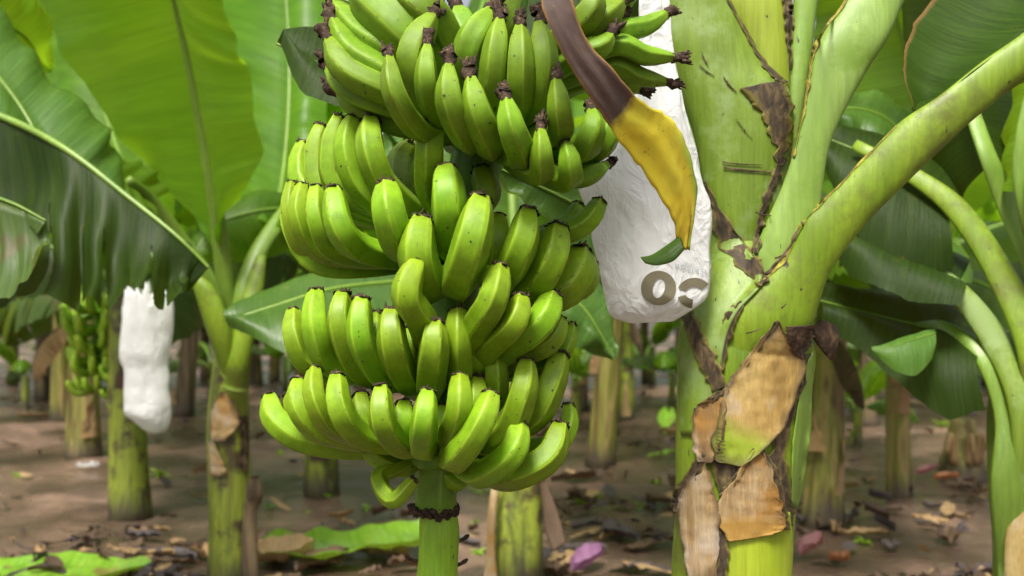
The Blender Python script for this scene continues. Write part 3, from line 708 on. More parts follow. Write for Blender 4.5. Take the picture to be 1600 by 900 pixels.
# ------------------------------------------------------------------ plants that own the big leaves at the left edge / behind the bunch
def edge_plants():
    b = at(-330, 1050, 3.15); b.z = 0
    t = thing('banana_plant', b, 'banana plant at the left edge with dark pleated leaf hanging over the slim white bag', 'banana plant', GRP)
    trunk_mesh('trunk', .11, 1.75, M['trunk_b'], t, b, 9)
    v, f, u, _ = tube(cr([b + Vector((0, 0, 1.6)), b + Vector((.1, -.02, 2.0)), at(-130, 145, 2.9)], 16), [.035] * 16, 10); mk('petiole', v, f, M['petiole'], t, u)
    leaf_traced('leaf', [(-130, 145, 2.9), (0, 182, 2.9), (100, 232, 2.8), (200, 308, 2.75), (275, 368, 2.7), (326, 418, 2.7)],
                [(-130, 500, 2.75), (-10, 475, 2.6), (100, 470, 2.5), (185, 468, 2.5), (262, 474, 2.55), (324, 424, 2.68)],
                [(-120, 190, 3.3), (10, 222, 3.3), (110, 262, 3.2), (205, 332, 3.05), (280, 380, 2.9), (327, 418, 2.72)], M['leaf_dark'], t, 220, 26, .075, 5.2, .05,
                tears=((-1, .22, .008, .55), (-1, .33, .014, .35), (-1, .44, .007, .6), (-1, .53, .016, .3), (-1, .62, .007, .5), (-1, .70, .018, .25), (-1, .78, .008, .5), (-1, .86, .014, .35)), seed=11, rib=.014)
    leaf_traced('leaf', [(-120, 290, 2.6), (-40, 300, 2.58), (20, 318, 2.55), (72, 345, 2.52)],
                [(-120, 480, 2.5), (-40, 470, 2.45), (25, 455, 2.4), (70, 375, 2.48)],
                [(-120, 310, 2.8), (-40, 315, 2.75), (20, 326, 2.65), (72, 347, 2.55)], M['leaf_old'], t, 40, 9, .02, 5, .04, seed=12, rib=.008)
    v, f, u, _ = tube(cr([b + Vector((0, 0, 1.6)), b + Vector((.02, .1, 2.1)), at(-90, 20, 3.2)], 16), [.03] * 16, 10); mk('petiole', v, f, M['petiole'], t, u)
    leaf_traced('leaf', [(-90, 20, 3.2), (20, 150, 3.2), (80, 250, 3.15), (150, 345, 3.2)],
                [(-110, 260, 3.0), (-20, 300, 2.95), (60, 330, 2.95), (130, 365, 3.1)],
                [(-20, -20, 3.5), (60, 105, 3.5), (158, 188, 3.45), (195, 285, 3.4)], M['leaf_gloss'], t, 50, 10, .022, 5, -.06, seed=13, rib=.01)
    leaf_traced('leaf', [(-100, -60, 3.4), (-20, 20, 3.6), (40, 60, 3.8), (70, 110, 4.0)],
                [(-100, 40, 3.4), (-20, 70, 3.6), (30, 100, 3.8), (70, 115, 4.0)],
                [(-60, -100, 3.6), (20, -40, 3.8), (75, 20, 4.0), (74, 105, 4.0)], M['leaf_lit'], t, 30, 7, .02, 5, -.03, seed=14, rib=.01)
    # plant hidden by the bunch whose leaves show left of and through it
    b = at(690, 1000, 3.3); b.z = 0
    t = thing('banana_plant', b, 'banana plant hidden behind the big bunch, its grey green leaf hanging out to the left', 'banana plant', GRP)
    trunk_mesh('trunk', .045, 1.2, M['trunk_b'], t, b, 10)
    v, f, u, _ = tube(cr([b + Vector((0, 0, 1.1)), b + Vector((.0, 0, 1.2)), at(620, 440, 3.25)], 12), [.03] * 12, 10); mk('petiole', v, f, M['petiole'], t, u)
    leaf_traced('leaf', [(625, 440, 3.25), (520, 452, 3.05), (430, 478, 2.95), (352, 502, 2.9)],
                [(650, 530, 2.95), (540, 552, 2.85), (450, 552, 2.8), (356, 508, 2.88)],
                [(630, 428, 3.5), (520, 430, 3.4), (440, 446, 3.2), (354, 500, 2.95)], M['leaf_gloss'], t, 44, 9, .012, 2.4, .03, seed=16, rib=.01)
    leaf_traced('leaf', [(700, 430, 3.3), (660, 330, 3.1), (630, 260, 3.0), (600, 200, 2.95)],
                [(660, 430, 3.2), (610, 340, 3.0), (590, 270, 2.95), (598, 202, 2.95)],
                [(740, 420, 3.3), (700, 320, 3.1), (665, 240, 3.0), (602, 198, 2.95)], M['leaf_gloss'], t, 30, 7, .03, 4, .03, seed=17, rib=.01)
    leaf_traced('leaf', [(700, 440, 3.3), (800, 420, 3.0), (900, 470, 2.9), (960, 560, 2.9)],
                [(690, 400, 3.4), (800, 370, 3.2), (930, 420, 3.1), (962, 556, 2.9)],
                [(700, 480, 3.2), (790, 480, 2.9), (870, 530, 2.85), (955, 562, 2.9)], M['leaf_gloss'], t, 36, 8, .03, 5, .03, seed=18, rib=.01)
edge_plants()

# ------------------------------------------------------------------ right-hand plant at the frame edge
def right_plant():
    d = 2.45; base = at(1620, 1200, d); base.z = ground_z(base.x, d)
    t = thing('banana_plant', base, 'banana plant cut by the right edge with many bent green leaf stalks', 'banana plant', GRP)
    V, Fc, U = strap([(1545, 1235), (1550, 1000), (1556, 880), (1550, 760), (1546, 660), (1552, 600), (1575, 520)], [(1720, 1235), (1715, 1000), (1710, 880), (1705, 760), (1705, 660), (1700, 600), (1690, 520)], d, .8, 34, 24, wob=.02)
    mk('trunk', V, Fc, M['sheath_olive'], t, U)
    def pet(L, Q, D, m='petiole', b=.38):
        v, f, u = strap(L, Q, D, b, 30, 14, wob=.006); return mk('petiole', v, f, M[m], t, u)
    pet([(1560, 900), (1548, 760), (1553, 650), (1520, 560), (1470, 525), (1425, 512)], [(1620, 900), (1605, 760), (1592, 650), (1550, 550), (1480, 503), (1430, 503)], [2.34, 2.33, 2.36, 2.4, 2.5, 2.6])
    pet([(1580, 820), (1575, 640), (1530, 535), (1470, 455), (1400, 405), (1345, 380)], [(1650, 820), (1630, 640), (1572, 520), (1495, 432), (1415, 388), (1350, 368)], [2.33, 2.34, 2.4, 2.45, 2.5, 2.55], 'sheath_olive')
    pet([(1600, 700), (1590, 560), (1548, 450), (1490, 350), (1430, 293), (1330, 232)], [(1680, 700), (1650, 540), (1590, 430), (1520, 325), (1450, 272), (1340, 218)], [2.36, 2.35, 2.4, 2.45, 2.5, 2.6], 'sheath_lime')
    pet([(1625, 560), (1600, 430), (1560, 330), (1530, 250), (1512, 190), (1500, 130)], [(1680, 560), (1650, 430), (1598, 320), (1560, 245), (1536, 185), (1515, 130)], [2.38, 2.37, 2.4, 2.4, 2.45, 2.5], 'sheath_pale')
    pet([(1640, 520), (1612, 420), (1590, 330), (1582, 250), (1600, 150), (1650, 20)], [(1690, 520), (1650, 420), (1630, 330), (1622, 250), (1630, 150), (1670, 20)], [2.36, 2.34, 2.3, 2.3, 2.3, 2.3], 'sheath_pale')
    # blades
    leaf_traced('leaf', [(1530, 545, 2.42), (1475, 512, 2.5), (1425, 506, 2.6), (1350, 488, 2.6), (1275, 468, 2.6)],
                [(1540, 640, 2.35), (1480, 652, 2.35), (1410, 605, 2.45), (1350, 548, 2.5), (1278, 520, 2.55)],
                [(1540, 530, 2.7), (1480, 480, 2.75), (1420, 470, 2.75), (1350, 462, 2.7), (1282, 456, 2.65)], M['leaf_dark'], t, 40, 9, .010, 2.3, .04, seed=21, rib=.008)
    leaf_traced('leaf', [(1462, 520, 2.40), (1430, 530, 2.36), (1398, 540, 2.34), (1362, 546, 2.34)], [(1456, 560, 2.36), (1432, 586, 2.32), (1400, 580, 2.32), (1363, 549, 2.34)],
                [(1458, 516, 2.42), (1428, 522, 2.41), (1396, 534, 2.38), (1363, 545, 2.345)], M['leaf_bright'], t, 26, 7, .004, 2, .006, seed=22, rib=.002)
    leaf_traced('leaf', [(1485, 335, 3.2), (1460, 350, 3.3), (1430, 375, 3.4), (1400, 400, 3.5)], [(1480, 310, 3.2), (1445, 318, 3.3), (1410, 350, 3.4), (1399, 398, 3.5)],
                [(1490, 370, 3.2), (1470, 395, 3.3), (1440, 405, 3.4), (1402, 402, 3.5)], M['leaf_bright'], t, 26, 7, .006, 2, .01, seed=29, rib=.004)
    leaf_traced('leaf', [(1500, 440, 2.45), (1440, 410, 2.48), (1380, 380, 2.53), (1330, 362, 2.55), (1285, 350, 2.6)],
                [(1500, 480, 2.35), (1430, 470, 2.38), (1370, 450, 2.42), (1320, 420, 2.5), (1287, 356, 2.6)],
                [(1510, 410, 2.65), (1450, 380, 2.7), (1390, 345, 2.75), (1330, 330, 2.75), (1287, 345, 2.65)], M['leaf_dark'], t, 36, 8, .010, 2.3, .03, seed=23, rib=.006)
    leaf_traced('leaf', [(1480, 330, 2.5), (1430, 283, 2.55), (1380, 252, 2.6), (1290, 215, 2.7)],
                [(1490, 420, 2.45), (1420, 430, 2.45), (1350, 380, 2.5), (1285, 260, 2.65)],
                [(1500, 280, 2.7), (1440, 240, 2.75), (1370, 210, 2.8), (1290, 205, 2.8)], M['leaf_dark'], t, 36, 9, .010, 2.3, .03, seed=24, rib=.006)
    leaf_traced('leaf', [(1545, 260, 2.44), (1522, 190, 2.48), (1505, 110, 2.5), (1490, -80, 2.5)],
                [(1510, 330, 2.6), (1440, 260, 2.8), (1420, 120, 2.9), (1400, -80, 2.9)],
                [(1590, 330, 2.5), (1600, 240, 2.6), (1640, 100, 2.7), (1660, -80, 2.7)], M['leaf_dark'], t, 40, 9, .010, 2.3, .03, seed=25, rib=.008)
    leaf_traced('leaf', [(1600, 300, 2.3), (1610, 180, 2.3), (1650, 20, 2.3)], [(1570, 300, 2.4), (1572, 210, 2.5), (1610, 40, 2.5)], [(1640, 300, 2.2), (1680, 180, 2.2), (1720, 20, 2.2)], M['leaf_lit'], t, 24, 6, .015, 4, .02, seed=26, rib=.008)
    v, f, u = strap([(1596, 790), (1575, 830), (1568, 900), (1560, 1000)], [(1650, 790), (1660, 830), (1660, 900), (1670, 1000)], [2.32, 2.31, 2.3, 2.3], .25, 24, 14, wob=.02); mk('dry_sheath', v, f, M['dry_gold'], t, u)
    # a plant between, whose mid-green blade fills the top right behind the stalks
    leaf_traced('leaf', [(1470, 260, 3.0), (1440, 160, 3.0), (1405, 40, 3.0), (1370, -120, 2.9)],
                [(1460, 300, 3.0), (1330, 190, 3.2), (1275, 60, 3.3), (1270, -120, 3.2)],
                [(1500, 240, 3.0), (1520, 120, 2.9), (1500, 0, 2.8), (1470, -120, 2.7)], M['leaf'], t, 36, 8, .02, 5, .03, seed=27, rib=.01)
    leaf_traced('leaf', [(1460, 300, 3.0), (1400, 200, 2.9), (1340, 170, 2.85), (1285, 180, 2.8)],
                [(1450, 330, 2.9), (1390, 250, 2.8), (1330, 230, 2.8), (1285, 185, 2.8)],
                [(1470, 260, 3.1), (1410, 170, 3.0), (1340, 150, 2.95), (1287, 176, 2.8)], M['leaf_gloss'], t, 26, 7, .02, 4, .03, seed=28, rib=.008)
right_plant()

# ------------------------------------------------------------------ main plant on the right
MP_V = []; MP_F = []
def main_plant():
    d = 1.80; base = at(1145, 1480, d); base.z = ground_z(base.x, d)
    t = thing('banana_plant', base, 'thick pale green banana plant in the foreground with tan dry sheaths on its stem', 'banana plant')
    def add(name, L, Q, D, b, m, n=50, K=28, wob=.004, reg=True, label=None):
        V, Fc, U = strap(L, Q, D, b, n, K, wob=wob)
        if reg:
            o = len(MP_V); MP_V.extend(V); MP_F.extend([tuple(x + o for x in f) for f in Fc])
        ob = mk(name, V, Fc, M[m], t, U)
        if label: ob['label'] = label
        return ob
    add('trunk', [(1030, 1490), (1042, 1200), (1050, 900), (1056, 800), (1056, 700), (1059, 600), (1062, 520), (1085, 440), (1110, 375)],
        [(1256, 1490), (1245, 1200), (1237, 900), (1241, 800), (1252, 720), (1263, 620), (1268, 540), (1235, 440), (1205, 375)], [d] * 7 + [1.825, 1.88], .85, m='sheath_lime', n=70, K=36, wob=.012)
    add('leaf_stalk', [(1030, -260), (1044, -80), (1044, 0), (1036, 70), (1050, 110), (1064, 150), (1083, 210), (1095, 270), (1103, 330), (1100, 420), (1080, 520)],
        [(1085, -260), (1110, -80), (1140, 0), (1170, 55), (1196, 98), (1232, 140), (1240, 200), (1232, 262), (1225, 330), (1220, 420), (1230, 520)], [1.86, 1.82, 1.82, 1.82, 1.82, 1.82, 1.82, 1.82, 1.82, 1.83, 1.85], .48, 'sheath_olive', 70, wob=.008)
    add('leaf_stalk', [(1070, -260), (1100, -80), (1118, 0), (1150, 60), (1180, 130), (1195, 220)], [(1150, -260), (1215, -80), (1228, 0), (1232, 60), (1236, 130), (1236, 220)], [1.93, 1.88, 1.87, 1.865, 1.86, 1.86], .5, 'sheath_yellow')
    add('leaf_stalk', [(1240, -120), (1240, 0), (1236, 80), (1234, 160), (1230, 260)], [(1300, -120), (1278, 0), (1268, 80), (1256, 160), (1240, 260)], [1.86, 1.84, 1.83, 1.82, 1.82], .6, 'sheath_pale')
    add('leaf_stalk', [(1390, -180), (1350, -60), (1320, 0), (1279, 66), (1264, 115), (1247, 210), (1224, 285), (1198, 345), (1168, 420), (1150, 490)],
        [(1520, -180), (1450, -60), (1414, 0), (1386, 62), (1348, 122), (1300, 217), (1285, 300), (1283, 345), (1278, 420), (1265, 500)], [1.80, 1.78, 1.77, 1.76, 1.755, 1.75, 1.75, 1.75, 1.75, 1.76], .36, 'sheath_pale', 60)
    add('leaf_stalk', [(1900, -180), (1720, -45), (1600, 50), (1535, 96), (1467, 150), (1402, 194), (1338, 261), (1282, 319), (1256, 346), (1229, 402), (1188, 441), (1142, 490), (1124, 545), (1116, 600)],
        [(1940, -110), (1760, 20), (1600, 120), (1560, 155), (1502, 204), (1422, 280), (1368, 334), (1336, 371), (1314, 400), (1294, 432), (1280, 476), (1264, 519), (1228, 570), (1180, 640)],
        [1.6, 1.6, 1.62, 1.63, 1.64, 1.66, 1.67, 1.68, 1.685, 1.69, 1.70, 1.71, 1.725, 1.74], .42, 'sheath_lime', 80, 30, wob=.006)
    bvh = BVHTree.FromPolygons(MP_V, MP_F)
    def patch(name, Le, Re, m, off=.006, n=26, k=12, jag=0, thick=.002, curl=0, seed=0, label=None):
        n = n * 2 if jag >= 3 else n
        L = cr([(x, y, 0) for x, y in Le], n); Q = cr([(x, y, 0) for x, y in Re], n)
        rows = []; U = []
        for i in range(n):
            row = []; last = None
            for j in range(k):
                s = j / (k - 1); p = L[i].lerp(Q[i], s)
                if jag: p = p + Vector((jag * (noise.noise(Vector((i / n * 11, s * 3, seed))) + .22 * noise.noise(Vector((i / n * 37, s * 3, seed + 2)))) * (abs(s - .5) * 2), jag * .25 * noise.noise(Vector((i / n * 14, s * 3, seed + 5))), 0))
                dr = (at(p.x, p.y, 1) - CAM).normalized(); h = bvh.ray_cast(CAM, dr)
                row.append((p, dr, h[0]))
            hits = [(j, (r[2] - CAM).length) for j, r in enumerate(row) if r[2]]
            out = []
            for j, (p, dr, h) in enumerate(row):
                if h: dist = (h - CAM).length
                elif hits: jj, dd = min(hits, key=lambda q: abs(q[0] - j)); dist = dd + .004 * abs(jj - j)
                else: dist = d
                s = j / (k - 1)
                e = off + curl * (abs(s - .5) * 2) ** 3 + (.0007 if off < .009 else .0016) * noise.noise(Vector((p.x * .06, p.y * .06, seed)))
                out.append((dr, dist, e)); 
            rows.append(out)
        V = []; Fc = []
        # smooth depth a little so the patch reads as one sheet
        for i in range(n):
            for j in range(k):
                acc = [rows[a][b][1] for a in range(max(0, i - 1), min(n, i + 2)) for b in range(max(0, j - 1), min(k, j + 2))]
                dist = min(rows[i][j][1], sum(acc) / len(acc)); dr, _, e = rows[i][j]
                V.append(CAM + dr * (dist - e)); U.append((j / (k - 1), i / (n - 1)))
        nf = len(V)
        for i in range(n):
            for j in range(k):
                dr, _, e = rows[i][j]; V.append(V[i * k + j] + dr * thick); U.append((j / (k - 1), i / (n - 1)))
        for i in range(n - 1):
            for j in range(k - 1):
                a = i * k + j; Fc.append((a, a + 1, a + k + 1, a + k)); Fc.append((nf + a, nf + a + k, nf + a + k + 1, nf + a + 1))
        rim = [j for j in range(k)] + [i * k + k - 1 for i in range(1, n)] + [(n - 1) * k + j for j in range(k - 2, -1, -1)] + [i * k for i in range(n - 2, 0, -1)]
        for a, b in zip(rim, rim[1:] + rim[:1]): Fc.append((a, nf + a, nf + b, b))
        o = mk(name, V, Fc, M[m], t, U)
        if label: o['label'] = label
        return o
    # wrapped green sheath below the V
    patch('sheath', [(1098, 288), (1090, 330), (1085, 380), (1074, 440), (1066, 500), (1062, 560), (1060, 620), (1064, 680)],
          [(1102, 288), (1124, 338), (1164, 384), (1192, 438), (1150, 490), (1130, 545), (1124, 610), (1112, 680)], 'sheath_olive', .006, 46, 18, 1, .004)
    patch('sheath', [(1258, 572), (1246, 640), (1238, 700), (1236, 790)], [(1270, 548), (1269, 620), (1264, 700), (1247, 796)], 'sheath_pale', .006, 30, 10, 2, .004, seed=33)
    # dead dark margins, plus one strip standing for a shaded gap
    patch('dead_margin_or_gap', [(1134, -4), (1162, 48), (1184, 90), (1205, 118), (1222, 132)], [(1139, -4), (1168, 48), (1194, 92), (1218, 116), (1232, 128)], 'margin_skin', 0.0035, 30, 5, 4, seed=1)
    patch('dead_margin_or_gap', [(1156, 138), (1182, 168), (1196, 195), (1210, 226), (1214, 258)], [(1226, 124), (1236, 155), (1238, 196), (1230, 235), (1221, 266)], 'margin_skin', 0.0035, 30, 12, 11, seed=2)
    patch('dead_margin_or_gap', [(1212, 256), (1202, 285), (1190, 316), (1180, 360), (1172, 395)], [(1224, 256), (1214, 288), (1200, 320), (1190, 360), (1186, 398)], 'margin_skin', 0.0044, 30, 5, 6, seed=3)
    patch('dead_margin_or_gap', [(1095, 283), (1112, 335), (1116, 368), (1140, 402), (1165, 428), (1186, 447)], [(1103, 283), (1132, 335), (1165, 378), (1180, 396), (1192, 416), (1200, 438)], 'margin_skin', 0.0071, 30, 8, 9, seed=4)
    patch('dead_margin_or_gap', [(1322, -4), (1275, 64), (1263, 112), (1257, 150), (1246, 208), (1237, 245)], [(1326, -4), (1280, 66), (1268, 114), (1262, 152), (1250, 207), (1241, 246)], 'margin_gold', .003, 40, 4, 4, seed=5)
    patch('dead_margin_or_gap', [(1222, -6), (1226, 30), (1230, 66), (1234, 110)], [(1238, -6), (1240, 30), (1238, 66), (1238, 110)], 'margin_skin', 0.0053, 20, 5, 5, seed=15)  # dark strip painted for the shaded gap between two stalks
    patch('dead_margin_or_gap', [(1400, 196), (1335, 262), (1279, 320), (1250, 352), (1224, 404), (1183, 444), (1138, 492)], [(1401, 197), (1337, 264), (1281, 322), (1253, 354), (1228, 406), (1188, 446), (1146, 493)], 'margin_gold', .0015, 60, 4, 4, seed=6)
    patch('dead_margin_or_gap', [(1252, 345), (1222, 398), (1178, 440), (1134, 490)], [(1257, 348), (1226, 403), (1185, 444), (1141, 493)], 'margin_skin', 0.0035, 40, 4, 4, seed=36)
    patch('dead_margin_or_gap', [(1150, 470), (1132, 492), (1122, 545), (1116, 600)], [(1166, 472), (1152, 500), (1136, 550), (1130, 600)], 'margin_skin', 0.0053, 26, 6, 6, seed=7)
    patch('dead_margin_or_gap', [(1064, 490), (1078, 540), (1098, 582), (1114, 612)], [(1084, 486), (1104, 530), (1126, 572), (1136, 604)], 'margin_skin', 0.0080, 26, 8, 8, seed=8)
    patch('sheath', [(1118, 815), (1126, 860), (1134, 900), (1138, 960)], [(1234, 800), (1239, 850), (1237, 900), (1236, 960)], 'sheath_bright', .003, 30, 12, 1, .002, seed=34)
    # tan dry sheaths
    patch('dry_sheath', [(1112, 622), (1086, 640), (1082, 690), (1090, 722)], [(1134, 606), (1134, 650), (1128, 690), (1112, 724)], 'dry_lobe', .010, 30, 12, 7, .003, seed=9, curl=.006)
    patch('dry_sheath', [(1212, 502), (1184, 538), (1150, 580), (1130, 616), (1122, 655), (1112, 698), (1122, 722)], [(1218, 502), (1238, 542), (1260, 560), (1247, 612), (1228, 662), (1200, 698), (1158, 730)], 'gold_tip', .011, 56, 22, 6, .003, seed=10, curl=.005, label='broad golden dry sheath with a green lower tip')
    for q in range(9):
        y = 668 + q * 6
        patch('scratch', [(1119 - q * .4, y), (1119 - q * .4, y + 1.8)], [(1134 - rnd.random() * 6, y + 3), (1134 - rnd.random() * 6, y + 4.4)], 'margin', .024, 4, 5, 0, .001, seed=q)
    patch('dead_margin_or_gap', [(1256, 556), (1240, 612), (1222, 662), (1204, 700), (1200, 730), (1212, 770), (1222, 816)], [(1268, 552), (1252, 612), (1238, 664), (1228, 706), (1234, 750), (1240, 790), (1240, 822)], 'margin_skin', 0.0062, 40, 8, 8, seed=11)
    patch('dead_margin_or_gap', [(1108, 712), (1112, 735), (1122, 765), (1128, 785)], [(1180, 716), (1165, 742), (1145, 768), (1134, 786)], 'margin_skin', 0.0053, 22, 10, 4, seed=12, label='rusty brown hollow between two tan sheaths')
    patch('dry_sheath', [(1178, 704), (1150, 745), (1128, 772), (1122, 800), (1126, 825), (1140, 846)], [(1190, 702), (1210, 745), (1220, 785), (1227, 808), (1226, 824), (1208, 836)], 'dry_lobe_tip', .009, 50, 20, 5, .0015, seed=13, curl=.006)
    patch('dry_sheath', [(1098, 722), (1066, 764), (1058, 800), (1066, 850), (1076, 910)], [(1104, 720), (1114, 760), (1122, 790), (1124, 850), (1118, 910)], 'dry_lobe', .010, 60, 16, 5, .002, seed=14, curl=.006)
    patch('dead_margin_or_gap', [(1120, 782), (1122, 820), (1120, 860), (1116, 910)], [(1128, 782), (1134, 820), (1138, 860), (1138, 910)], 'margin_skin', 0.0107, 26, 6, 6, seed=16)
    patch('dead_margin_or_gap', [(1094, 705), (1070, 742), (1052, 768), (1048, 800)], [(1106, 712), (1090, 745), (1068, 772), (1056, 802)], 'margin_skin', 0.0098, 26, 6, 7, seed=17)
    patch('dead_margin_or_gap', [(1120, 612), (1096, 628), (1082, 640)], [(1140, 606), (1112, 632), (1088, 648)], 'margin_skin', 0.0107, 16, 5, 6, seed=18)
    patch('dead_margin_or_gap', [(1214, 500), (1180, 540), (1146, 584), (1124, 618)], [(1219, 504), (1187, 546), (1154, 590), (1134, 622)], 'margin_skin', .013, 30, 5, 5, .0015, seed=61)
    patch('dead_margin_or_gap', [(1176, 700), (1146, 744), (1122, 775)], [(1184, 704), (1156, 748), (1134, 778)], 'margin_skin', .012, 26, 5, 5, .0015, seed=62)
    patch('dead_margin_or_gap', [(1186, 700), (1208, 745), (1218, 800), (1222, 828)], [(1194, 700), (1218, 745), (1230, 800), (1236, 828)], 'margin_skin', .012, 26, 5, 5, .0015, seed=63)
    # crumpled dead pocket under the big stalk
    patch('dead_pocket', [(1226, 510), (1232, 535), (1240, 555)], [(1272, 508), (1268, 535), (1256, 562)], 'margin', .018, 18, 12, 8, .006, seed=19)
    v, f, u = strap([(1262, 515), (1268, 530), (1280, 548), (1290, 560)], [(1280, 500), (1300, 505), (1306, 520), (1296, 545)], [1.76, 1.76, 1.77, 1.78], .4, 18, 12, wob=.03); mk('dead_pocket', v, f, M['margin'], t, u)
    for (a, b, c, e) in [((1092, 100), (1116, 118), 2, 1), ((1130, 260), (1210, 268), 3, 2), ((1128, 252), (1190, 257), 2, 3), ((1096, 80), (1106, 100), 4, 4), ((1150, 185), (1175, 215), 2, 5), ((1180, 330), (1205, 336), 3, 6), ((1165, 520), (1190, 512), 2, 7), ((1220, 480), (1228, 474), 3, 8), ((1210, 402), (1225, 396), 3, 9), ((1130, 118), (1150, 142), 4, 10)]:
        patch('scratch', [a, ((a[0] + b[0]) / 2, (a[1] + b[1]) / 2 + 1), b], [(a[0] + 1, a[1] + c), ((a[0] + b[0]) / 2, (a[1] + b[1]) / 2 + 1 + c), (b[0] + 1, b[1] + c * .5)], 'margin', .003 if a[0] > 1000 and a[1] < 300 else .011, 16, 4, 2, .001, seed=40 + e)
    # its broad upper leaf at top right
    leaf_traced('leaf', [(1436, 186, 1.655), (1500, 128, 1.63), (1600, 52, 1.62), (1740, -55, 1.6)],
                [(1428, 172, 1.66), (1412, 100, 1.70), (1440, 20, 1.74), (1560, -120, 1.78)],
                [(1440, 190, 1.70), (1530, 170, 1.80), (1640, 100, 1.85), (1780, -20, 1.85)], M['leaf_edge'], t, 44, 10, .006, 5, -.03, seed=30, rib=0)
    # withered strip leaf hanging in front of the bag
    Lp = [(700, -330), (800, -160), (832, -50), (848, 12), (878, 82), (922, 152), (966, 216), (1010, 274), (1048, 330), (1060, 370), (1064, 388)]
    Rp = [(760, -340), (840, -160), (870, -50), (893, 0), (918, 62), (962, 112), (1004, 160), (1048, 182), (1074, 228), (1090, 300), (1078, 392)]
    Dp = [1.5, 1.36, 1.32, 1.31, 1.32, 1.34, 1.38, 1.42, 1.45, 1.47, 1.48]
    n, k = 110, 17
    L3 = cr([at(x, y, q) for (x, y), q in zip(Lp, Dp)], n); R3 = cr([at(x, y, q) for (x, y), q in zip(Rp, Dp)], n)
    top = []; U = []
    for i in range(n):
        wv = R3[i] - L3[i]; tg = (L3[min(i + 1, n - 1)] - L3[max(i - 1, 0)]).normalized(); nn = wv.cross(tg).normalized()
        if nn.dot(CAM - L3[i]) < 0: nn = -nn
        for q in range(k):
            sx = q / (k - 1); c = 2 * sx - 1
            e0 = .05 * noise.noise(Vector((i * .22, 1, 2))) + .03 * noise.noise(Vector((i * .6, 5, 2)))
            p = L3[i] + wv * (sx + (e0 if sx < .5 else -e0) * abs(c) ** 3)
            fold = .015 * (1 - abs(c - .15) ** 1.2) + .012 * math.sin(c * 6 + i * .03)          # keeled blade with soft folds
            curl_ = -.03 * max(0, abs(c) - .72) / .28
            p = p + nn * wv.length * (fold + curl_) + nn * .004 * noise.noise(Vector((i * .06, q * .2, 8))) + nn * .0008 * noise.noise(Vector((i * .4, q * .5, 3)))
            top.append((p, nn)); U.append((sx, i / (n - 1)))
    V = [p for p, _ in top] + [p - nn * .0016 for p, nn in top]; U = U + U; nf = n * k; Fc = []
    for i in range(n - 1):
        for q in range(k - 1):
            a = i * k + q; Fc.append((a, a + 1, a + k + 1, a + k)); Fc.append((nf + a, nf + a + k, nf + a + k + 1, nf + a + 1))
    rim = list(range(k)) + [i * k + k - 1 for i in range(1, n)] + [(n - 1) * k + q for q in range(k - 2, -1, -1)] + [i * k for i in range(n - 2, 0, -1)]
    for a, b in zip(rim, rim[1:] + rim[:1]): Fc.append((a, nf + a, nf + b, b))
    o = mk('withered_leaf', V, Fc, M['withered'], t, U); o['label'] = 'withered strip leaf, brown above and yellow below'
    V, Fc, U = strap([(1062, 368), (1040, 384), (1018, 398), (1000, 402)], [(1070, 390), (1052, 408), (1026, 415), (1008, 412)], [1.475, 1.47, 1.46, 1.45], .25, 20, 10, back=.1, wob=.004)
    mk('leaf_tip', V, Fc, M['leaf'], o, U)
    return t
main_plant()

# ------------------------------------------------------------------ the big bunch
D0 = 1.60
AX = [(-400, 860), (0, 790), (200, 755), (400, 715), (600, 692), (750, 680), (900, 684), (1000, 686)]
def axpx(y): return lerp1(AX, y)
TPROF = [(0, .34), (.10, .42), (.22, .72), (.36, .96), (.5, 1.0), (.72, 1.0), (.84, .95), (.92, .86), (.965, .74), (.985, .67), (1, .60)]
UPROF = [(0, .34), (.10, .42), (.22, .72), (.36, .96), (.5, 1.0), (.70, 1.0), (.83, .92), (.91, .76), (.965, .54), (1, .40)]
bunch_loc = Vector((at(684, 850, D0).x, D0, at(684, 900, D0).z))
BUNCH = thing('banana_bunch', bunch_loc, 'big bunch of green bananas hanging on its stalk beside the thick pale stem', 'banana bunch')

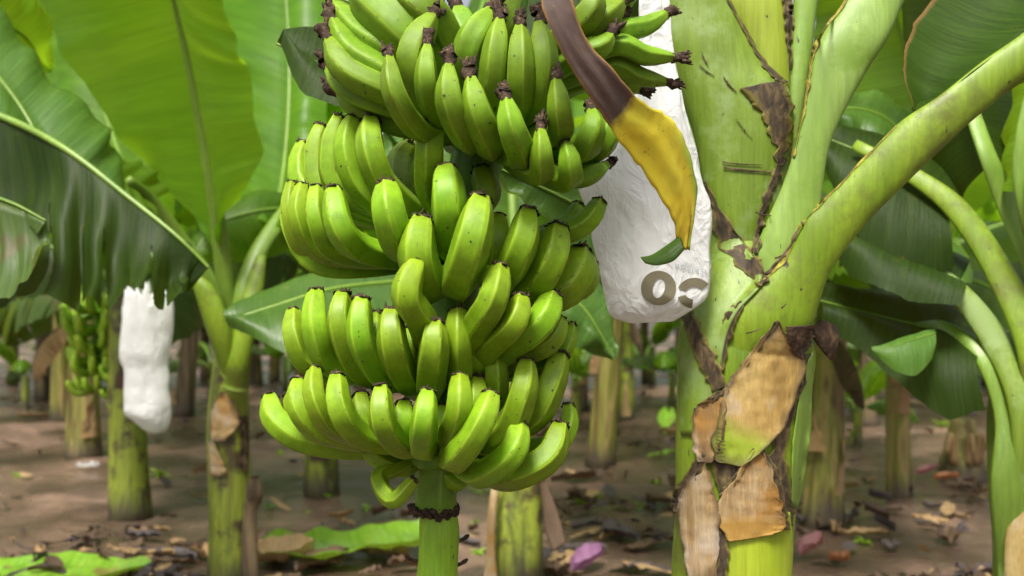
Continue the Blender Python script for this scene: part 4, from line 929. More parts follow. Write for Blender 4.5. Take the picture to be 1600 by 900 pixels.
def crust_mesh(p, T, r, kind, seed):
    rr = random.Random(seed); V = []; Fc = []
    a = Vector((0, 0, 1)) if abs(T.z) < .9 else Vector((1, 0, 0)); X = T.cross(a).normalized(); Y = T.cross(X)
    def blob(c, dirv, r0, r1, ln, K=8, n=4):
        b = len(V); q = c
        A = dirv.cross(Vector((.3, .8, .5))).normalized(); B = dirv.cross(A)
        for i in range(n):
            t = i / (n - 1); rad = r0 + (r1 - r0) * t
            for k in range(K):
                th = 6.283 * k / K; V.append(q + (A * math.cos(th) + B * math.sin(th)) * rad * rr.uniform(.7, 1.25))
            q = q + dirv * ln / (n - 1) + Vector((rr.uniform(-1, 1), rr.uniform(-1, 1), rr.uniform(-1, 1))) * ln * .10
        for i in range(n - 1):
            for k in range(K):
                k2 = (k + 1) % K; Fc.append((b + i * K + k, b + i * K + k2, b + (i + 1) * K + k2, b + (i + 1) * K + k))
        V.append(q); c2 = len(V) - 1
        for k in range(K): Fc.append((c2, b + (n - 1) * K + k, b + (n - 1) * K + (k + 1) % K))
    if kind == 0:                                    # blunt scar with a low crumbly rim
        blob(p - T * r * .07, T, r * .66, r * .50, r * .24, 14, 3)
        for q in range(11):
            th = rr.uniform(0, 6.28); s = rr.uniform(.3, .60) * r
            blob(p + (X * math.cos(th) + Y * math.sin(th)) * s, (T + X * rr.uniform(-.7, .7) + Y * rr.uniform(-.7, .7)).normalized(), r * .13, r * .04, r * rr.uniform(.12, .38), 5, 3)
    else:                                            # long withered flower
        ln = r * rr.uniform(.8, 1.5)
        blob(p - T * r * .15, T, r * .44, r * .48, ln, 9, 5)
        for q in range(11):
            th = rr.uniform(0, 6.28); s = r * rr.uniform(.1, .4)
            blob(p + T * ln * .65 + (X * math.cos(th) + Y * math.sin(th)) * s, (T + X * rr.uniform(-.45, .45) + Y * rr.uniform(-.45, .45) ).normalized(), r * rr.uniform(.14, .28), r * rr.uniform(.08, .16), r * rr.uniform(.25, .95), 6, 4)
    return V, Fc

NB = [0]
def finger(crop, wpx, tip, mid, low, z, node_y, kind=0, mat='banana', noz=False, bl=None):
    NB[0] += 1; seed = NB[0]
    def c(p):
        if crop is None: return p
        return (crop[0] + .35 * p[0], crop[1] + .35 * p[1])
    wpx = wpx * .35 if crop else wpx
    tp, mp, lp = c(tip), c(mid), c(low)
    t3, m3, l3 = at(*tp, D0 - z[0]), at(*mp, D0 - z[1]), at(*lp, D0 - z[2])
    b0 = at(axpx(node_y), node_y, D0); dv = (l3 - b0); 
    base = b0 + dv * min(1, .028 / max(dv.length, 1e-6))
    if (l3 - base).length < .015: base = b0
    n = 22
    ctrl = [base, base.lerp(l3, .5) + Vector((0, 0, -.006)), l3, m3, t3]
    dense = cr(ctrl, 80); Ls = [0]
    for a, b in zip(dense, dense[1:]): Ls.append(Ls[-1] + (b - a).length)
    path = []
    for i in range(n):
        s = Ls[-1] * i / (n - 1); k = min(max(0, next((q for q in range(1, 80) if Ls[q] >= s), 79)), 79)
        f = (s - Ls[k - 1]) / max(Ls[k] - Ls[k - 1], 1e-9); path.append(dense[k - 1].lerp(dense[k], f))
    rr = random.Random(seed)
    r = wpx / F * (D0 - z[1]) / 2 * (1.22 if kind else 1.19) * rr.uniform(.96, 1.05)
    ph = rr.uniform(0, 6.28); am = rr.uniform(.035, .055)
    P = UPROF if kind == 1 else TPROF
    total = Ls[-1]
    rad = [r * lerp1(P, i / (n - 1)) for i in range(n)]
    bl_ = rr.uniform(.62, .9); bend = rr.uniform(-.02, .03)
    def prof(th, t):
        a = (th + ph) % (math.pi * .4) - math.pi * .2
        poly = .88 / math.cos(a)                      # flat faces between ridges
        return 1 + (poly - 1) * bl_ * 1.25 * min(1, 4 * t) + bend * math.cos(2 * th + ph) + .012 * noise.noise(Vector((th * 1.3, t * 7, seed)))
    V, Fc, U, T = tube(path, rad, 30, prof)
    U = [(u + ph / (2 * math.pi), v) for u, v in U]
    o = mk('banana', V, Fc, M[mat], BUNCH, U)
    if bl: o['label'] = bl
    cv, cf = crust_mesh(path[-1], T[-1], r * (1.0 if kind == 0 else .95), kind, seed)
    mk('blossom_end', cv, cf, M['crust'], o)
    return o

C1, C2, C3, C4 = (400, 0), (400, 290), (400, 530), (840, 0)
# --- lowest hand
N = 700
for a in [
    (110, (60, 262), (92, 365), (230, 450), (.02, .05, .05)),
    (92, (186, 190), (192, 300), (290, 410), (.08, .11, .09)),
    (92, (260, 138), (264, 270), (350, 395), (.12, .15, .12)),
    (108, (362, 168), (372, 310), (450, 415), (.16, .185, .15)),
    (108, (560, 218), (562, 360), (620, 450), (.195, .215, .165)),
    (104, (766, 238), (750, 370), (742, 470), (.205, .225, .17)),
    (108, (910, 168), (908, 310), (872, 420), (.195, .215, .165)),
    (92, (1052, 42), (1072, 150), (1060, 270), (.10, .12, .10)),
    (112, (1208, 104), (1188, 240), (1120, 400), (.13, .155, .13)),
    (118, (1356, 70), (1310, 215), (1230, 350), (.07, .095, .09)),
    (80, (1395, 300), (1392, 390), (1330, 470), (.02, .04, .05)),
    (120, (1050, 248), (1000, 385), (905, 520), (.20, .22, .185)),
    (115, (1178, 385), (1140, 510), (1010, 600), (.15, .175, .145)),
    (122, (1358, 382), (1300, 525), (1130, 605), (.09, .115, .11)),
]: finger(C3, *a, N)
finger(C3, 66, (486, 486), (545, 540), (620, 572), (.05, .06, .05), 722)
finger(C3, 68, (706, 628), (612, 722), (548, 618), (.12, .12, .08), 686, bl='small stunted banana curled into a hook')
finger(C3, 70, (935, 610), (900, 640), (870, 620), (.0, .02, .02), 720)
# --- third hand
N = 600
for a in [
    (96, (168, 562), (172, 680), (240, 790), (.06, .085, .07)),
    (104, (266, 474), (268, 640), (340, 800), (.10, .125, .09)),
    (100, (388, 486), (375, 620), (460, 820), (.13, .15, .11)),
    (112, (470, 505), (468, 680), (550, 840), (.155, .17, .12)),
    (116, (602, 562), (610, 710), (660, 850), (.18, .195, .14)),
    (122, (716, 340), (672, 490), (745, 615), (.20, .22, .175)),
    (118, (800, 616), (792, 730), (776, 880), (.19, .20, .14)),
    (108, (902, 556), (902, 700), (905, 850), (.15, .165, .12)),
    (112, (1088, 366), (1058, 510), (985, 630), (.19, .21, .165)),
    (112, (1180, 506), (1158, 610), (1075, 690), (.17, .19, .15)),
    (128, (1325, 494), (1272, 615), (1160, 700), (.12, .145, .12)),
    (94, (1362, 600), (1310, 700), (1200, 750), (.08, .10, .08)),
    (66, (1405, 622), (1392, 700), (1320, 780), (.03, .05, .05)),
]: finger(C2, *a, N)
for a in [
    (100, (530, 580), (542, 700), (620, 820), (.10, .12, .09)), (100, (690, 640), (690, 740), (705, 850), (.12, .13, .10)),
    (100, (985, 640), (990, 740), (970, 830), (.10, .12, .09)), (105, (1240, 620), (1180, 720), (1090, 770), (.06, .08, .07)),
    (110, (1110, 590), (1060, 690), (1000, 780), (.10, .12, .10))]: finger(C2, *a, N)
N = 690
for a in [
    (96, (470, 250), (482, 340), (570, 430), (.11, .13, .11)), (96, (662, 290), (662, 370), (700, 440), (.14, .16, .12)),
    (96, (985, 180), (985, 300), (950, 420), (.12, .14, .11)), (100, (1270, 170), (1240, 290), (1150, 400), (.04, .06, .06)),
    (90, (150, 250), (200, 350), (330, 430), (.03, .05, .05)), (90, (840, 300), (830, 390), (810, 450), (.12, .13, .1))]: finger(C3, *a, N)
# --- second hand
N = 410
for a in [
    (112, (344, 20), (378, 190), (470, 285), (.14, .165, .12)),
    (88, (268, 10), (272, 160), (350, 290), (.10, .125, .09)),
    (82, (206, 0), (192, 140), (290, 295), (.07, .09, .06)),
    (70, (158, -10), (152, 130), (230, 290), (.03, .05, .03)),
    (90, (150, 60), (172, 200), (280, 350), (.0, .02, .02)),
    (132, (582, -2), (600, 140), (650, 270), (.17, .19, .14)),
    (150, (738, 155), (720, 310), (770, 440), (.17, .19, .14)),
    (146, (850, -70), (860, 80), (870, 230), (.15, .18, .13)),
    (150, (1003, 62), (960, 260), (905, 430), (.19, .215, .16)),
    (128, (1212, 118), (1188, 260), (1110, 410), (.14, .16, .12)),
    (95, (1075, 140), (1085, 250), (1060, 370), (.08, .10, .08)),
    (130, (1345, 186), (1318, 330), (1230, 450), (.11, .13, .10)),
    (150, (1450, 296), (1420, 400), (1330, 470), (.05, .07, .07)),
    (60, (1508, 345), (1500, 420), (1430, 480), (.0, .01, .02)),
    (90, (1538, 70), (1478, 165), (1390, 210), (.07, .08, .07)),
    (80, (1440, 85), (1400, 160), (1330, 200), (.03, .04, .04)),
]: finger(C2, *a, N)
N = 380
for a in [
    (116, (508, 540), (515, 680), (580, 830), (.09, .12, .10)),
    (104, (430, 532), (410, 680), (480, 850), (.06, .08, .07)),
    (90, (370, 522), (330, 660), (360, 830), (.03, .04, .04)),
    (92, (292, 562), (262, 700), (300, 850), (-.01, .0, .01)),
    (92, (216, 640), (196, 740), (240, 860), (-.04, -.03, -.01)),
    (112, (788, 522), (778, 680), (780, 850), (.11, .14, .10)),
    (100, (690, 640), (640, 720), (640, 850), (-.06, -.05, .0)),
    (110, (1000, 760), (1030, 860), (960, 960), (.06, .08, .06)),
]: finger(C1, *a, N)
# --- upper hands
N = 215
for a in [
    (98, (594, 256), (622, 420), (720, 570), (.20, .22, .17)),
    (130, (790, 72), (692, 250), (735, 430), (.14, .17, .14)),
    (92, (764, 206), (762, 360), (800, 500), (.19, .205, .16)),
    (112, (860, 296), (868, 460), (940, 610), (.22, .235, .18)),
    (114, (960, 354), (990, 500), (1050, 640), (.22, .235, .18)),
    (130, (1050, 52), (965, 180), (940, 330), (.13, .155, .13)),
    (112, (1086, 92), (1068, 260), (1050, 450), (.16, .18, .15)),
    (106, (1180, 118), (1180, 300), (1170, 480), (.175, .195, .16)),
    (112, (1264, 106), (1285, 280), (1250, 460), (.16, .18, .15)),
    (112, (1118, 450), (1140, 570), (1180, 690), (.23, .245, .19)),
    (104, (1340, 362), (1354, 480), (1350, 590), (.20, .215, .175)),
    (98, (1270, 586), (1275, 680), (1268, 770), (.215, .225, .19)),
    (98, (1384, 646), (1400, 720), (1385, 800), (.19, .205, .17)),
    (120, (1500, 500), (1500, 590), (1440, 670), (.15, .17, .14)),
    (100, (1585, 480), (1580, 590), (1500, 680), (.10, .12, .10)),
    (86, (1565, 735), (1500, 775), (1410, 790), (.10, .12, .11)),
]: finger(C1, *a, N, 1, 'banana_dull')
N = 190
for a in [
    (140, (360, 20), (460, 150), (610, 250), (.03, .07, .09)),
    (110, (345, 95), (420, 230), (600, 340), (.07, .10, .11)),
    (106, (325, 180), (400, 310), (580, 405), (.10, .125, .12)),
    (110, (325, 300), (420, 400), (590, 470), (.07, .09, .09)),
    (120, (380, 400), (470, 470), (640, 545), (.03, .05, .06)),
    (190, (440, -60), (570, 60), (680, 170), (.06, .10, .11)),
    (170, (620, -60), (730, 30), (800, 120), (.10, .12, .10)),
    (130, (1140, -60), (1110, 60), (1060, 170), (.06, .08, .08)),
    (120, (900, 40), (930, 130), (980, 230), (.03, .05, .06)),
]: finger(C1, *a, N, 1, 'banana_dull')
N = 150
for a in [
    (92, (575, 62), (480, 120), (350, 150), (.02, .03, .05)),
    (86, (606, 258), (480, 250), (340, 205), (.05, .06, .07)),
    (74, (574, 366), (450, 340), (330, 285), (.03, .04, .05)),
    (100, (325, 160), (285, 210), (200, 240), (.10, .11, .10)),
    (110, (375, 10), (300, 80), (180, 160), (.06, .08, .08)),
    (100, (440, -40), (330, 30), (200, 90), (.0, .02, .03)),
    (90, (455, 400), (390, 380), (300, 340), (-.02, -.01, .0)),
    (110, (250, -60), (240, 40), (160, 130), (.10, .12, .10)),
    (100, (360, 80), (270, 150), (170, 200), (.05, .07, .07)),
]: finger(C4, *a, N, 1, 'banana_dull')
print('bananas', NB[0])

def bunch_stalk():
    P = [at(1080, -330, 1.84), at(980, -360, 1.75), at(870, -250, 1.65), at(795, -30, D0), at(755, 200, D0), at(716, 400, D0), at(693, 600, D0), at(682, 740, D0), at(680, 800, D0)]
    path = cr(P, 70); rad = [.040 + .003 * math.sin(i * .9) for i in range(70)]
    for i in range(58, 70): rad[i] = .034
    pr = lambda th, t: 1 + .06 * noise.noise(Vector((math.cos(th), math.sin(th), t * 14)))
    V, Fc, U, _ = tube(path, rad, 24, pr); mk('stalk', V, Fc, M['crown'], BUNCH, U)
    for y in (170, 215, 395, 420, 600, 700):           # cushions the fingers grow from
        p = at(axpx(y), y, D0); V, Fc, U, _ = tube([p + Vector((0, 0, .035)), p + Vector((0, 0, .02)), p, p - Vector((0, 0, .02)), p - Vector((0, 0, .03))], [.036, .058, .064, .056, .036], 22, lambda th, t: 1 + .12 * math.sin(5 * th + y))
        mk('crown_cushion', V, Fc, M['crown'], BUNCH, U)
    V, Fc, U = strap([(656, 796), (655, 830), (654, 870), (650, 920), (655, 1000)], [(713, 796), (718, 830), (716, 870), (714, 920), (710, 1000)], D0 - .005, .9, 30, 24, wob=.006)
    mk('neck', V, Fc, M['neck'], BUNCH, U)
    rr = random.Random(3); V = []; Fc = []
    for q in range(64):                                # black scar ring of fallen flowers
        th = 6.283 * q / 64; c = at(678, 796, D0) + Vector((math.cos(th) * .034, math.sin(th) * .034, rr.uniform(-.004, .004) + .003 * math.sin(2 * th)))
        v, f, _, _ = tube([c - Vector((math.cos(th), math.sin(th), 0)) * .004, c + Vector((math.cos(th) * .004, math.sin(th) * .004, rr.uniform(-.004, .004))), c + Vector((math.cos(th) * rr.uniform(.004, .009), math.sin(th) * .008, rr.uniform(-.008, .006)))], [rr.uniform(.003, .008), rr.uniform(.003, .006), .002], 6)
        b = len(V); V += v; Fc += [tuple(x + b for x in g) for g in f]
    mk('scar_ring', V, Fc, M['crust'], BUNCH)
    for (x, y, a) in ((716, 846, .5), (652, 878, 2.8), (712, 884, .2)):
        p = at(x, y, D0); V, Fc, U, _ = tube(cr([p + Vector((-.005 * math.cos(a), 0, 0)), p + Vector((.008 * math.cos(a), -.004, .004)), p + Vector((.02 * math.cos(a), -.006, .012))], 6), [.003, .003, .003, .003, .004, .002], 6, lambda th, t: 1 + .4 * noise.noise(Vector((th, t * 9, x))))
        mk('dry_stub', V, Fc, M['crust'], BUNCH, U)
bunch_stalk()

# dark glossy leaf tucked in behind the upper hands, belongs with the foreground plant but shows left of the bunch
def tucked_leaves():
    mp = next(o for o in bpy.data.objects if o.get('label', '').startswith('thick pale green'))
    leaf_traced('leaf', [(432, 68, 2.0), (490, 95, 2.0), (570, 130, 2.02), (700, 150, 2.05), (900, 60, 2.0), (1080, -120, 1.95)],
                [(436, 66, 2.05), (500, 44, 2.15), (580, 40, 2.2), (700, 40, 2.2), (860, -40, 2.15), (1070, -130, 1.97)],
                [(437, 74, 1.97), (472, 138, 1.92), (530, 172, 1.92), (700, 215, 1.95), (930, 130, 1.95), (1090, -110, 1.94)], M['leaf_dark'], mp, 60, 10, .012, 3, .03, seed=51, rib=.003)['label'] = 'dark glossy leaf passing behind the bunch'
    leaf_traced('leaf', [(1110, 420, 1.95), (980, 360, 1.93), (860, 300, 1.85), (768, 258, 1.82)],
                [(1110, 400, 2.0), (980, 330, 2.0), (870, 270, 1.92), (770, 256, 1.83)],
                [(1110, 470, 1.95), (960, 420, 1.88), (840, 335, 1.8), (768, 262, 1.81)], M['leaf_gloss'], mp, 36, 8, .014, 6, .02, seed=52, rib=.006)
tucked_leaves()

# ------------------------------------------------------------------ white bags
def wrinkled_bag(name, Le, Re, D, bulge, label, n, K, amp, jag=0, seed=0, freq=14):
    V, Fc, U = strap(Le, Re, D, bulge, n, K)
    cen = sum(V, Vector()) / len(V); out = []
    for i, (v, u) in enumerate(zip(V, U)):
        q = Vector((u[0] * freq, u[1] * freq * .35, seed)); r1 = 1 - abs(2 * noise.noise(q)); r2 = 1 - abs(2 * noise.noise(q * 2.3 + Vector((4, 1, 0))))
        dirv = (v - Vector((cen.x, cen.y, v.z))); dirv = dirv.normalized() if dirv.length > 1e-6 else Vector((0, -1, 0))
        r3 = noise.noise(Vector((v.x * 30, v.y * 30, v.z * 34 + seed)) * (.75 if n > 100 else .5))
        w = v + dirv * amp * (r1 * .6 + r2 * .3 - .5 + (.22 if n > 100 else .3) * r3) + Vector((0, -1, 0)) * amp * .4 * (r1 - .5)
        if jag and u[1] < .06: w.z += jag * noise.noise(Vector((u[0] * 23, 1, seed)))
        out.append(w)
    o = mk(name, out, Fc, M['bag'], None, U); fixn(o)
    tag(o, label, 'plastic bag', None)
    return o, out, Fc
bagL = [(1006, -80), (1002, -20), (998, 60), (984, 130), (948, 220), (905, 285), (922, 335), (930, 400), (942, 460), (956, 492), (985, 505)]
bagR = [(1036, -80), (1044, -20), (1052, 60), (1062, 130), (1080, 210), (1096, 280), (1110, 325), (1111, 390), (1109, 440), (1100, 470), (1050, 502)]
bag_o, bagV, bagF = wrinkled_bag('plastic_bag', bagL, bagR, [1.70] * 11, .34, 'crumpled white plastic bag with big brown letters, hanging between bunch and thick stem', 110, 90, .011, seed=2, freq=6)
def bag_print():
    bvh = BVHTree.FromPolygons(bagV, bagF)
    def proj(x, y, off=.0022):
        dr = (at(x, y, 1) - CAM).normalized(); h = bvh.ray_cast(CAM, dr)
        return (h[0] if h[0] else at(x, y, 1.69)) - dr * off
    # big O: outer ellipse and offset slanted counter
    K = 64; V = []; Fc = []
    for k in range(K):
        th = 6.283185 * k / K; c, s = math.cos(th), math.sin(th)
        o = (1029 + 27.5 * c, 450 + 27 * s); i = (1029.5 + 9.5 * c - 2.5 * s, 450 + 15.5 * s)
        for q in range(5):
            t = q / 4; V.append(proj(i[0] + (o[0] - i[0]) * t, i[1] + (o[1] - i[1]) * t))
    for k in range(K):
        for q in range(4):
            a = k * 5 + q; b = ((k + 1) % K) * 5 + q; Fc.append((a, a + 1, b + 1, b))
    mk('printed_letter', V, Fc, M['bagink'], bag_o)
    # second letter, partly lost in the folds: an open C-like curve
    def arc(a0, a1, name):
        V = []; Fc = []; n = 30
        for k in range(n):
            th = R(a0 + (a1 - a0) * k / (n - 1)); c, s = math.cos(th), math.sin(th)
            for q in range(5):
                t = q / 4; V.append(proj(1085 + (14 + 13 * t) * c, 458 - (10 + 14 * t) * s))
        for k in range(n - 1):
            for q in range(4):
                a = k * 5 + q; Fc.append((a, a + 1, a + 6, a + 5))
        mk(name, V, Fc, M['bagink'], bag_o)
    arc(35, 160, 'printed_letter'); arc(195, 262, 'printed_letter')
    # small upside-down line of pale letters above
    cu = bpy.data.curves.new('printed_line', 'FONT'); cu.body = 'SEKIBOA'; cu.size = 1; cu.space_character = 1.25
    to = bpy.data.objects.new('tmp', cu); COL.objects.link(to); dg = bpy.context.evaluated_depsgraph_get(); me = bpy.data.meshes.new_from_object(to.evaluated_get(dg))
    bm = bmesh.new(); bm.from_mesh(me)
    xs = [v.co.x for v in bm.verts]; x1 = max(xs)
    V = []
    for v in bm.verts:
        u = v.co.x / x1; y = v.co.y
        V.append(proj(1106 - 52 * u, 436 - 17 * u - (-y) * 13 - 13 + 0 * y if False else 424 - 12 * u + y * 11 - 1, .0024))
    Fc = [tuple(v.index for v in f.verts) for f in bm.faces]; bm.free()
    bpy.data.objects.remove(to); 
    mk('printed_line', V, Fc, M['bagink_pale'], bag_o, smooth=False)
bag_print()

wrinkled_bag('plastic_bag', [(196, 458), (192, 500), (188, 555), (196, 580), (198, 615), (198, 645), (212, 658), (226, 670), (236, 676)],
             [(269, 456), (271, 490), (266, 540), (262, 570), (264, 605), (266, 640), (264, 662), (254, 674), (244, 677)], [4.35] * 9, .55,
             'slim white plastic bag hanging under the dark pleated leaf on the left', 80, 64, .022, jag=.09, seed=5, freq=4)
v, f, u, _ = tube(cr([at(221, 425, 4.3), at(223, 440, 4.33), at(226, 470, 4.35)], 8), [.006] * 8, 8)
tag(mk('string', v, f, M['bag'], None, u), 'white string that the slim plastic bag on the left hangs from', 'string')
for i, (x, y, w_, h_, d, lb) in enumerate([(1441, 486, 30, 40, 8.0, 'small white bag far back above the dark leaf at the right'), (1290, 452, 18, 34, 7.0, 'small white bag far back touching the thick stalk edge'),
                                   (1482, 507, 18, 16, 9, 'tiny white bag scrap right of the small white bag')]):
    wrinkled_bag('plastic_bag', [(x - w_ / 3, y - h_ / 2), (x - w_ / 2, y - h_ / 6), (x - w_ / 2, y + h_ / 4), (x - w_ / 4, y + h_ / 2)], [(x + w_ / 4, y - h_ / 2), (x + w_ / 2, y - h_ / 8), (x + w_ / 2, y + h_ / 4), (x + w_ / 3, y + h_ / 2)],
                 [d] * 4, .6, lb, 24, 24, .02, seed=8 + i, freq=8)

# ------------------------------------------------------------------ small bunch far left
def small_bunch(px, y0, y1, d, label, half, seed, per=9, hands=6):
    rr = random.Random(seed); top = at(px, y0, d); bot = at(px, y1, d)
    t = thing('banana_bunch', bot, label, 'banana bunch', 'small banana bunches in the rows behind')
    path = cr([top + Vector((0, 0, .25)), top, bot], 14); V, Fc, U, _ = tube(path, [.022] * 14, 10); mk('stalk', V, Fc, M['crown'], t, U)
    me = None; hw = half / F * d
    for h in range(hands):
        s = h / (hands - 1); c = top.lerp(bot, s * .95)
        for k in range(per):
            a = 6.283 * k / per + h * .5 + rr.uniform(-.2, .2)
            if me is None:
                L = hw; p = [Vector((.015, 0, 0)), Vector((L * .5, 0, -.02)), Vector((L * .9, 0, .01)), Vector((L, 0, L * .55))]
                pp = cr(p, 10); v, f, u, _ = tube(pp, [hw * .17 * lerp1(TPROF, i / 9) for i in range(10)], 8)
                o = mk('banana', v, f, M['banana_far'], None, u); me = o.data
            else: o = bpy.data.objects.new('banana', me); COL.objects.link(o)
            o.parent = t; o.location = c - bot; o.rotation_euler = (rr.uniform(-.3, .3), rr.uniform(-.25, .35), a); q = rr.uniform(.8, 1.15) * (1.1 - .35 * s); o.scale = (q, q, q)
small_bunch(152, 485, 610, 5.8, 'small bright green banana bunch left of the slim white bag', 46, 1)
small_bunch(186, 590, 640, 5.6, 'tail of small green bananas tucked against the slim white bag', 24, 4, 6, 3)

# ------------------------------------------------------------------ litter on the ground
def blade(c, L, W, az, pitch, curl, seed, n=14, nv=5, wav=.02):
    V = []; Fc = []; U = []; dx = Vector((math.cos(az), math.sin(az), 0)); sd = Vector((-dx.y, dx.x, 0)); 
    for i in range(n):
        t = i / (n - 1); wd = W * max(.06, math.sin(math.pi * (.06 + .9 * t)) ** .7) / 2 * (1 + .15 * noise.noise(Vector((t * 4, 1, seed))))
        for j in range(-nv, nv + 1):
            s = j / nv; x = c.x + dx.x * L * (t - .5) + sd.x * wd * s; y = c.y + dx.y * L * (t - .5) + sd.y * wd * s
            z = ground_z(x, y) + .012 + pitch * t * L + curl * W * s * s + wav * (1 + noise.noise(Vector((t * 7, s * 2, seed)))) + .2 * wav * math.sin(t * 23) * abs(s)
            V.append(Vector((x, y, z))); U.append((t, s))
    for i in range(n - 1):
        for j in range(2 * nv):
            a = i * (2 * nv + 1) + j; Fc.append((a, a + 1, a + 2 * nv + 2, a + 2 * nv + 1))
    return V, Fc, U
def gp(px, py):
    d = gd(py); return Vector(((px - 800) / F * d, d, 0))
def lay(name, px, py, L, W, az, m, label, cat, group=None, pitch=0, curl=.1, seed=0, wav=.02, n=14):
    c = gp(px, py); v, f, u = blade(c, L, W, az, pitch, curl, seed, n, wav=wav)
    return tag(mk(name, v, f, M[m], None, u), label, cat, group)
GF = 'leaves fallen on the mud'
lay('fallen_leaf', 560, 868, .85, .42, .35, 'leaf_fallen', 'broad bright green leaf lying wet on the mud left of the hanging neck', 'leaf', GF, .06, .12, 3, .03, 40)
lay('fallen_leaf', 95, 904, .75, .30, -.05, 'leaf_fallen', 'bright yellow green leaf lying at the bottom left corner', 'leaf', GF, .03, .08, 4, .025, 40)
lay('fallen_leaf', 232, 841, .22, .05, -.1, 'leaf_tan', 'straw coloured strip on the mud left of the tall green plant', 'leaf', GF, 0, .2, 5)
lay('fallen_leaf', 540, 818, .20, .035, -.9, 'leaf_tan', 'straw coloured strip behind the broad bright green fallen leaf', 'leaf', GF, 0, .2, 6)
lay('fallen_leaf', 440, 882, .28, .16, .3, 'leaf_tan', 'golden dry leaf piece between tall green plant and broad green fallen leaf', 'leaf', GF, .1, .4, 7)
lay('fallen_leaf', 950, 840, .16, .04, .2, 'leaf_tan', 'straw coloured strip on the mud right of the grooved trunk', 'leaf', GF, 0, .3, 8)
lay('fallen_leaf', 70, 655, .5, .1, .2, 'leaf_tan', 'tan dry strip lying far back by the leftmost trunks', 'leaf', GF, 0, .3, 9)
lay('fallen_leaf', 137, 733, .14, .08, .2, 'bag', 'pale scrap on the mud at the foot of the thick tan trunk', 'scrap', None, 0, .3, 19)
lay('flower_bract', 918, 882, .17, .10, .55, 'bract', 'purple flower bract lying on the mud at the bottom, right of the bunch', 'bract', None, .25, .5, 10, .01)
lay('flower_bract', 1268, 872, .13, .10, .4, 'petal', 'pink flower bract on the mud right of the thick stem', 'bract', None, .3, .5, 11, .02)
lay('flower_bract', 1312, 880, .09, .06, -.3, 'petal_o', 'orange flower bract beside the pink one on the mud', 'bract', None, .2, .5, 12, .02)
lay('flower_bract', 1447, 742, .13, .07, -.2, 'petal', 'rosy flower bract by the grey green trunk at the right', 'bract', None, .2, .5, 13, .02)
lay('flower_bract', 1478, 750, .15, .06, -.3, 'petal_o', 'dull orange flower bract lying next to the rosy one', 'bract', None, .1, .5, 14, .02)
lay('fallen_leaf', 1042, 668, .30, .16, 1.3, 'leaf_fallen', 'yellow leaf scrap leaning beside the thick stem on the left', 'leaf', GF, .5, .3, 15)
lay('fallen_leaf', 1040, 720, .26, .05, .1, 'leaf_fallen', 'thin yellow leaf scrap left of the thick stem base', 'leaf', GF, .1, .3, 16)
rr = random.Random(77)
for i in range(90):                                   # purple grey rotting leaves near the front
    px = rr.choice((rr.uniform(120, 330), rr.uniform(390, 640), rr.uniform(860, 1060), rr.uniform(860, 1060), rr.uniform(1240, 1540))); py = rr.uniform(845, 900) if px < 640 else rr.uniform(740, 900)
    lay('fallen_leaf', px, py, rr.uniform(.10, .28), rr.uniform(.05, .13), rr.uniform(0, 6.3), rr.choice(('leaf_grey', 'leaf_brown', 'leaf_brown', 'leaf_tan')), 'dark rotting leaf piece among the litter on the mud', 'leaf', 'rotting leaf pieces in the litter', rr.uniform(-.03, .10), rr.uniform(-.15, .35), 100 + i, .018)
def weed(px, py, h, seed, label):
    rr = random.Random(seed); c = gp(px, py); c.z = ground_z(c.x, c.y); V = []; Fc = []; U = []
    for k in range(9):
        az = rr.uniform(0, 6.28); el = rr.uniform(.2, 1.2); L = h * rr.uniform(.6, 1.2); W = L * .35
        p = c.copy(); dx = Vector((math.cos(az), math.sin(az), 0)); sd = Vector((-dx.y, dx.x, 0)); b = len(V)
        for i in range(5):
            t = i / 4; wd = W * math.sin(math.pi * (.1 + .85 * t))
            for s in (-1, 0, 1): V.append(p + sd * wd * s * .5 + Vector((0, 0, .2 * wd * abs(s)))); U.append((t, s))
            p = p + (dx * math.cos(el) + Vector((0, 0, math.sin(el)))) * L / 4; el -= .35
        for i in range(4):
            for s in range(2):
                q = b + i * 3 + s; Fc.append((q, q + 1, q + 4, q + 3))
    tag(mk('weed', V, Fc, M['weed'], None, U), label, 'weed', 'small weeds sprouting from the mud')
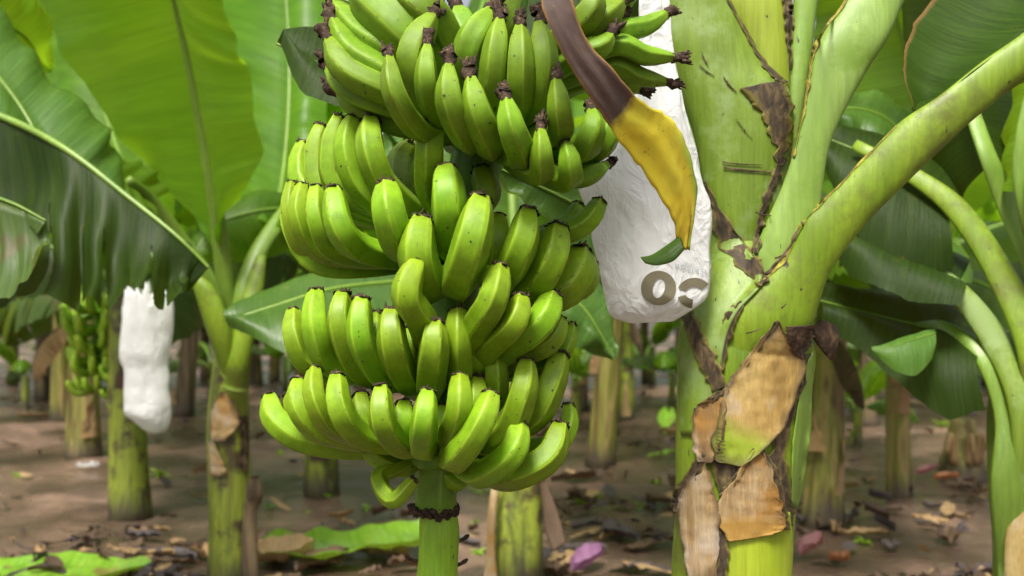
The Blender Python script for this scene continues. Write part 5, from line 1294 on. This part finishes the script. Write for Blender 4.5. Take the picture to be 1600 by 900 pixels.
for i, (px, py, h) in enumerate([(572, 796, .05), (515, 775, .05), (480, 790, .04), (745, 770, .07), (770, 765, .06), (742, 812, .04), (748, 855, .05), (1025, 752, .06), (935, 770, .05), (908, 782, .05), (1255, 720, .08), (1330, 680, .12), (1320, 690, .1), (1350, 835, .06), (440, 705, .06), (465, 700, .05), (250, 745, .10), (1470, 660, .1), (940, 640, .1), (1030, 560, .25), (1040, 575, .2), (655, 800, .04), (30, 745, .06), (830, 735, .06), (1245, 690, .08), (420, 790, .05), (950, 815, .04), (1000, 790, .05)]):
    weed(px, py, h, 500 + i, 'small bright green weed sprouting from the brown mud')
def litter_stuff():
    rr = random.Random(12); V = []; Fc = []; U = []; mi = []
    for i in range(3000):
        d = 4 + 14 * rr.random() ** 2.1; x = rr.uniform(-.6, .6) * d; c = Vector((x, d, 0)); b = len(V)
        if noise.noise(Vector((x * .8, d * .8, 3))) < rr.uniform(-.3, .25) or (x < 0 and d > 5.0 and rr.random() < .75): continue
        v, f, u = blade(c, rr.uniform(.04, .16), rr.uniform(.02, .07), rr.uniform(0, 6.3), rr.uniform(-.2, .5), rr.uniform(-.3, .8), i, 5, 2, .01)
        V += v; U += u; k = rr.choice((0, 0, 0, 1, 1, 2)); Fc += [tuple(q + b for q in g) for g in f]; mi += [k] * len(f)
    tag(mk('leaf_litter', V, Fc, [M['leaf_brown'], M['leaf_grey'], M['leaf_tan']], None, U, True, mi), 'scattered crumbs of dry leaf over the mud', 'leaf litter', kind='stuff')
litter_stuff()
def stump():
    d = gd(742); b = at(1500, 742, d); b.z = ground_z(b.x, d)
    t = thing('tree_stump', b, 'short torn banana stump with orange brown fibres at the right', 'stump')
    n = 12; path = [b + Vector((.02 * i / n, 0, -.03 + .42 * i / (n - 1))) for i in range(n)]; rad = [.16 - .085 * (i / (n - 1)) ** .8 for i in range(n)]
    V, Fc, U, _ = tube(path, rad, 20, lambda th, tt: 1 + .16 * noise.noise(Vector((math.cos(th) * 2, math.sin(th) * 2, tt * 4)))); mk('stump_body', V, Fc, M['trunk_a'], t, U)
    rr = random.Random(6)
    for k in range(5):
        a = -.4 - 2.4 * rr.random(); p0 = b + Vector((.11 * math.cos(a), .11 * math.sin(a), .1)); p1 = b + Vector((.16 * math.cos(a), .16 * math.sin(a), .3)); p2 = b + Vector((.22 * math.cos(a), .2 * math.sin(a), .18))
        V, Fc, U, _ = tube(cr([p0, p1, p2], 10), [.03 - .0025 * i for i in range(10)], 8); mk('torn_strip', V, Fc, M['leaf_tan'], t, U)
stump()
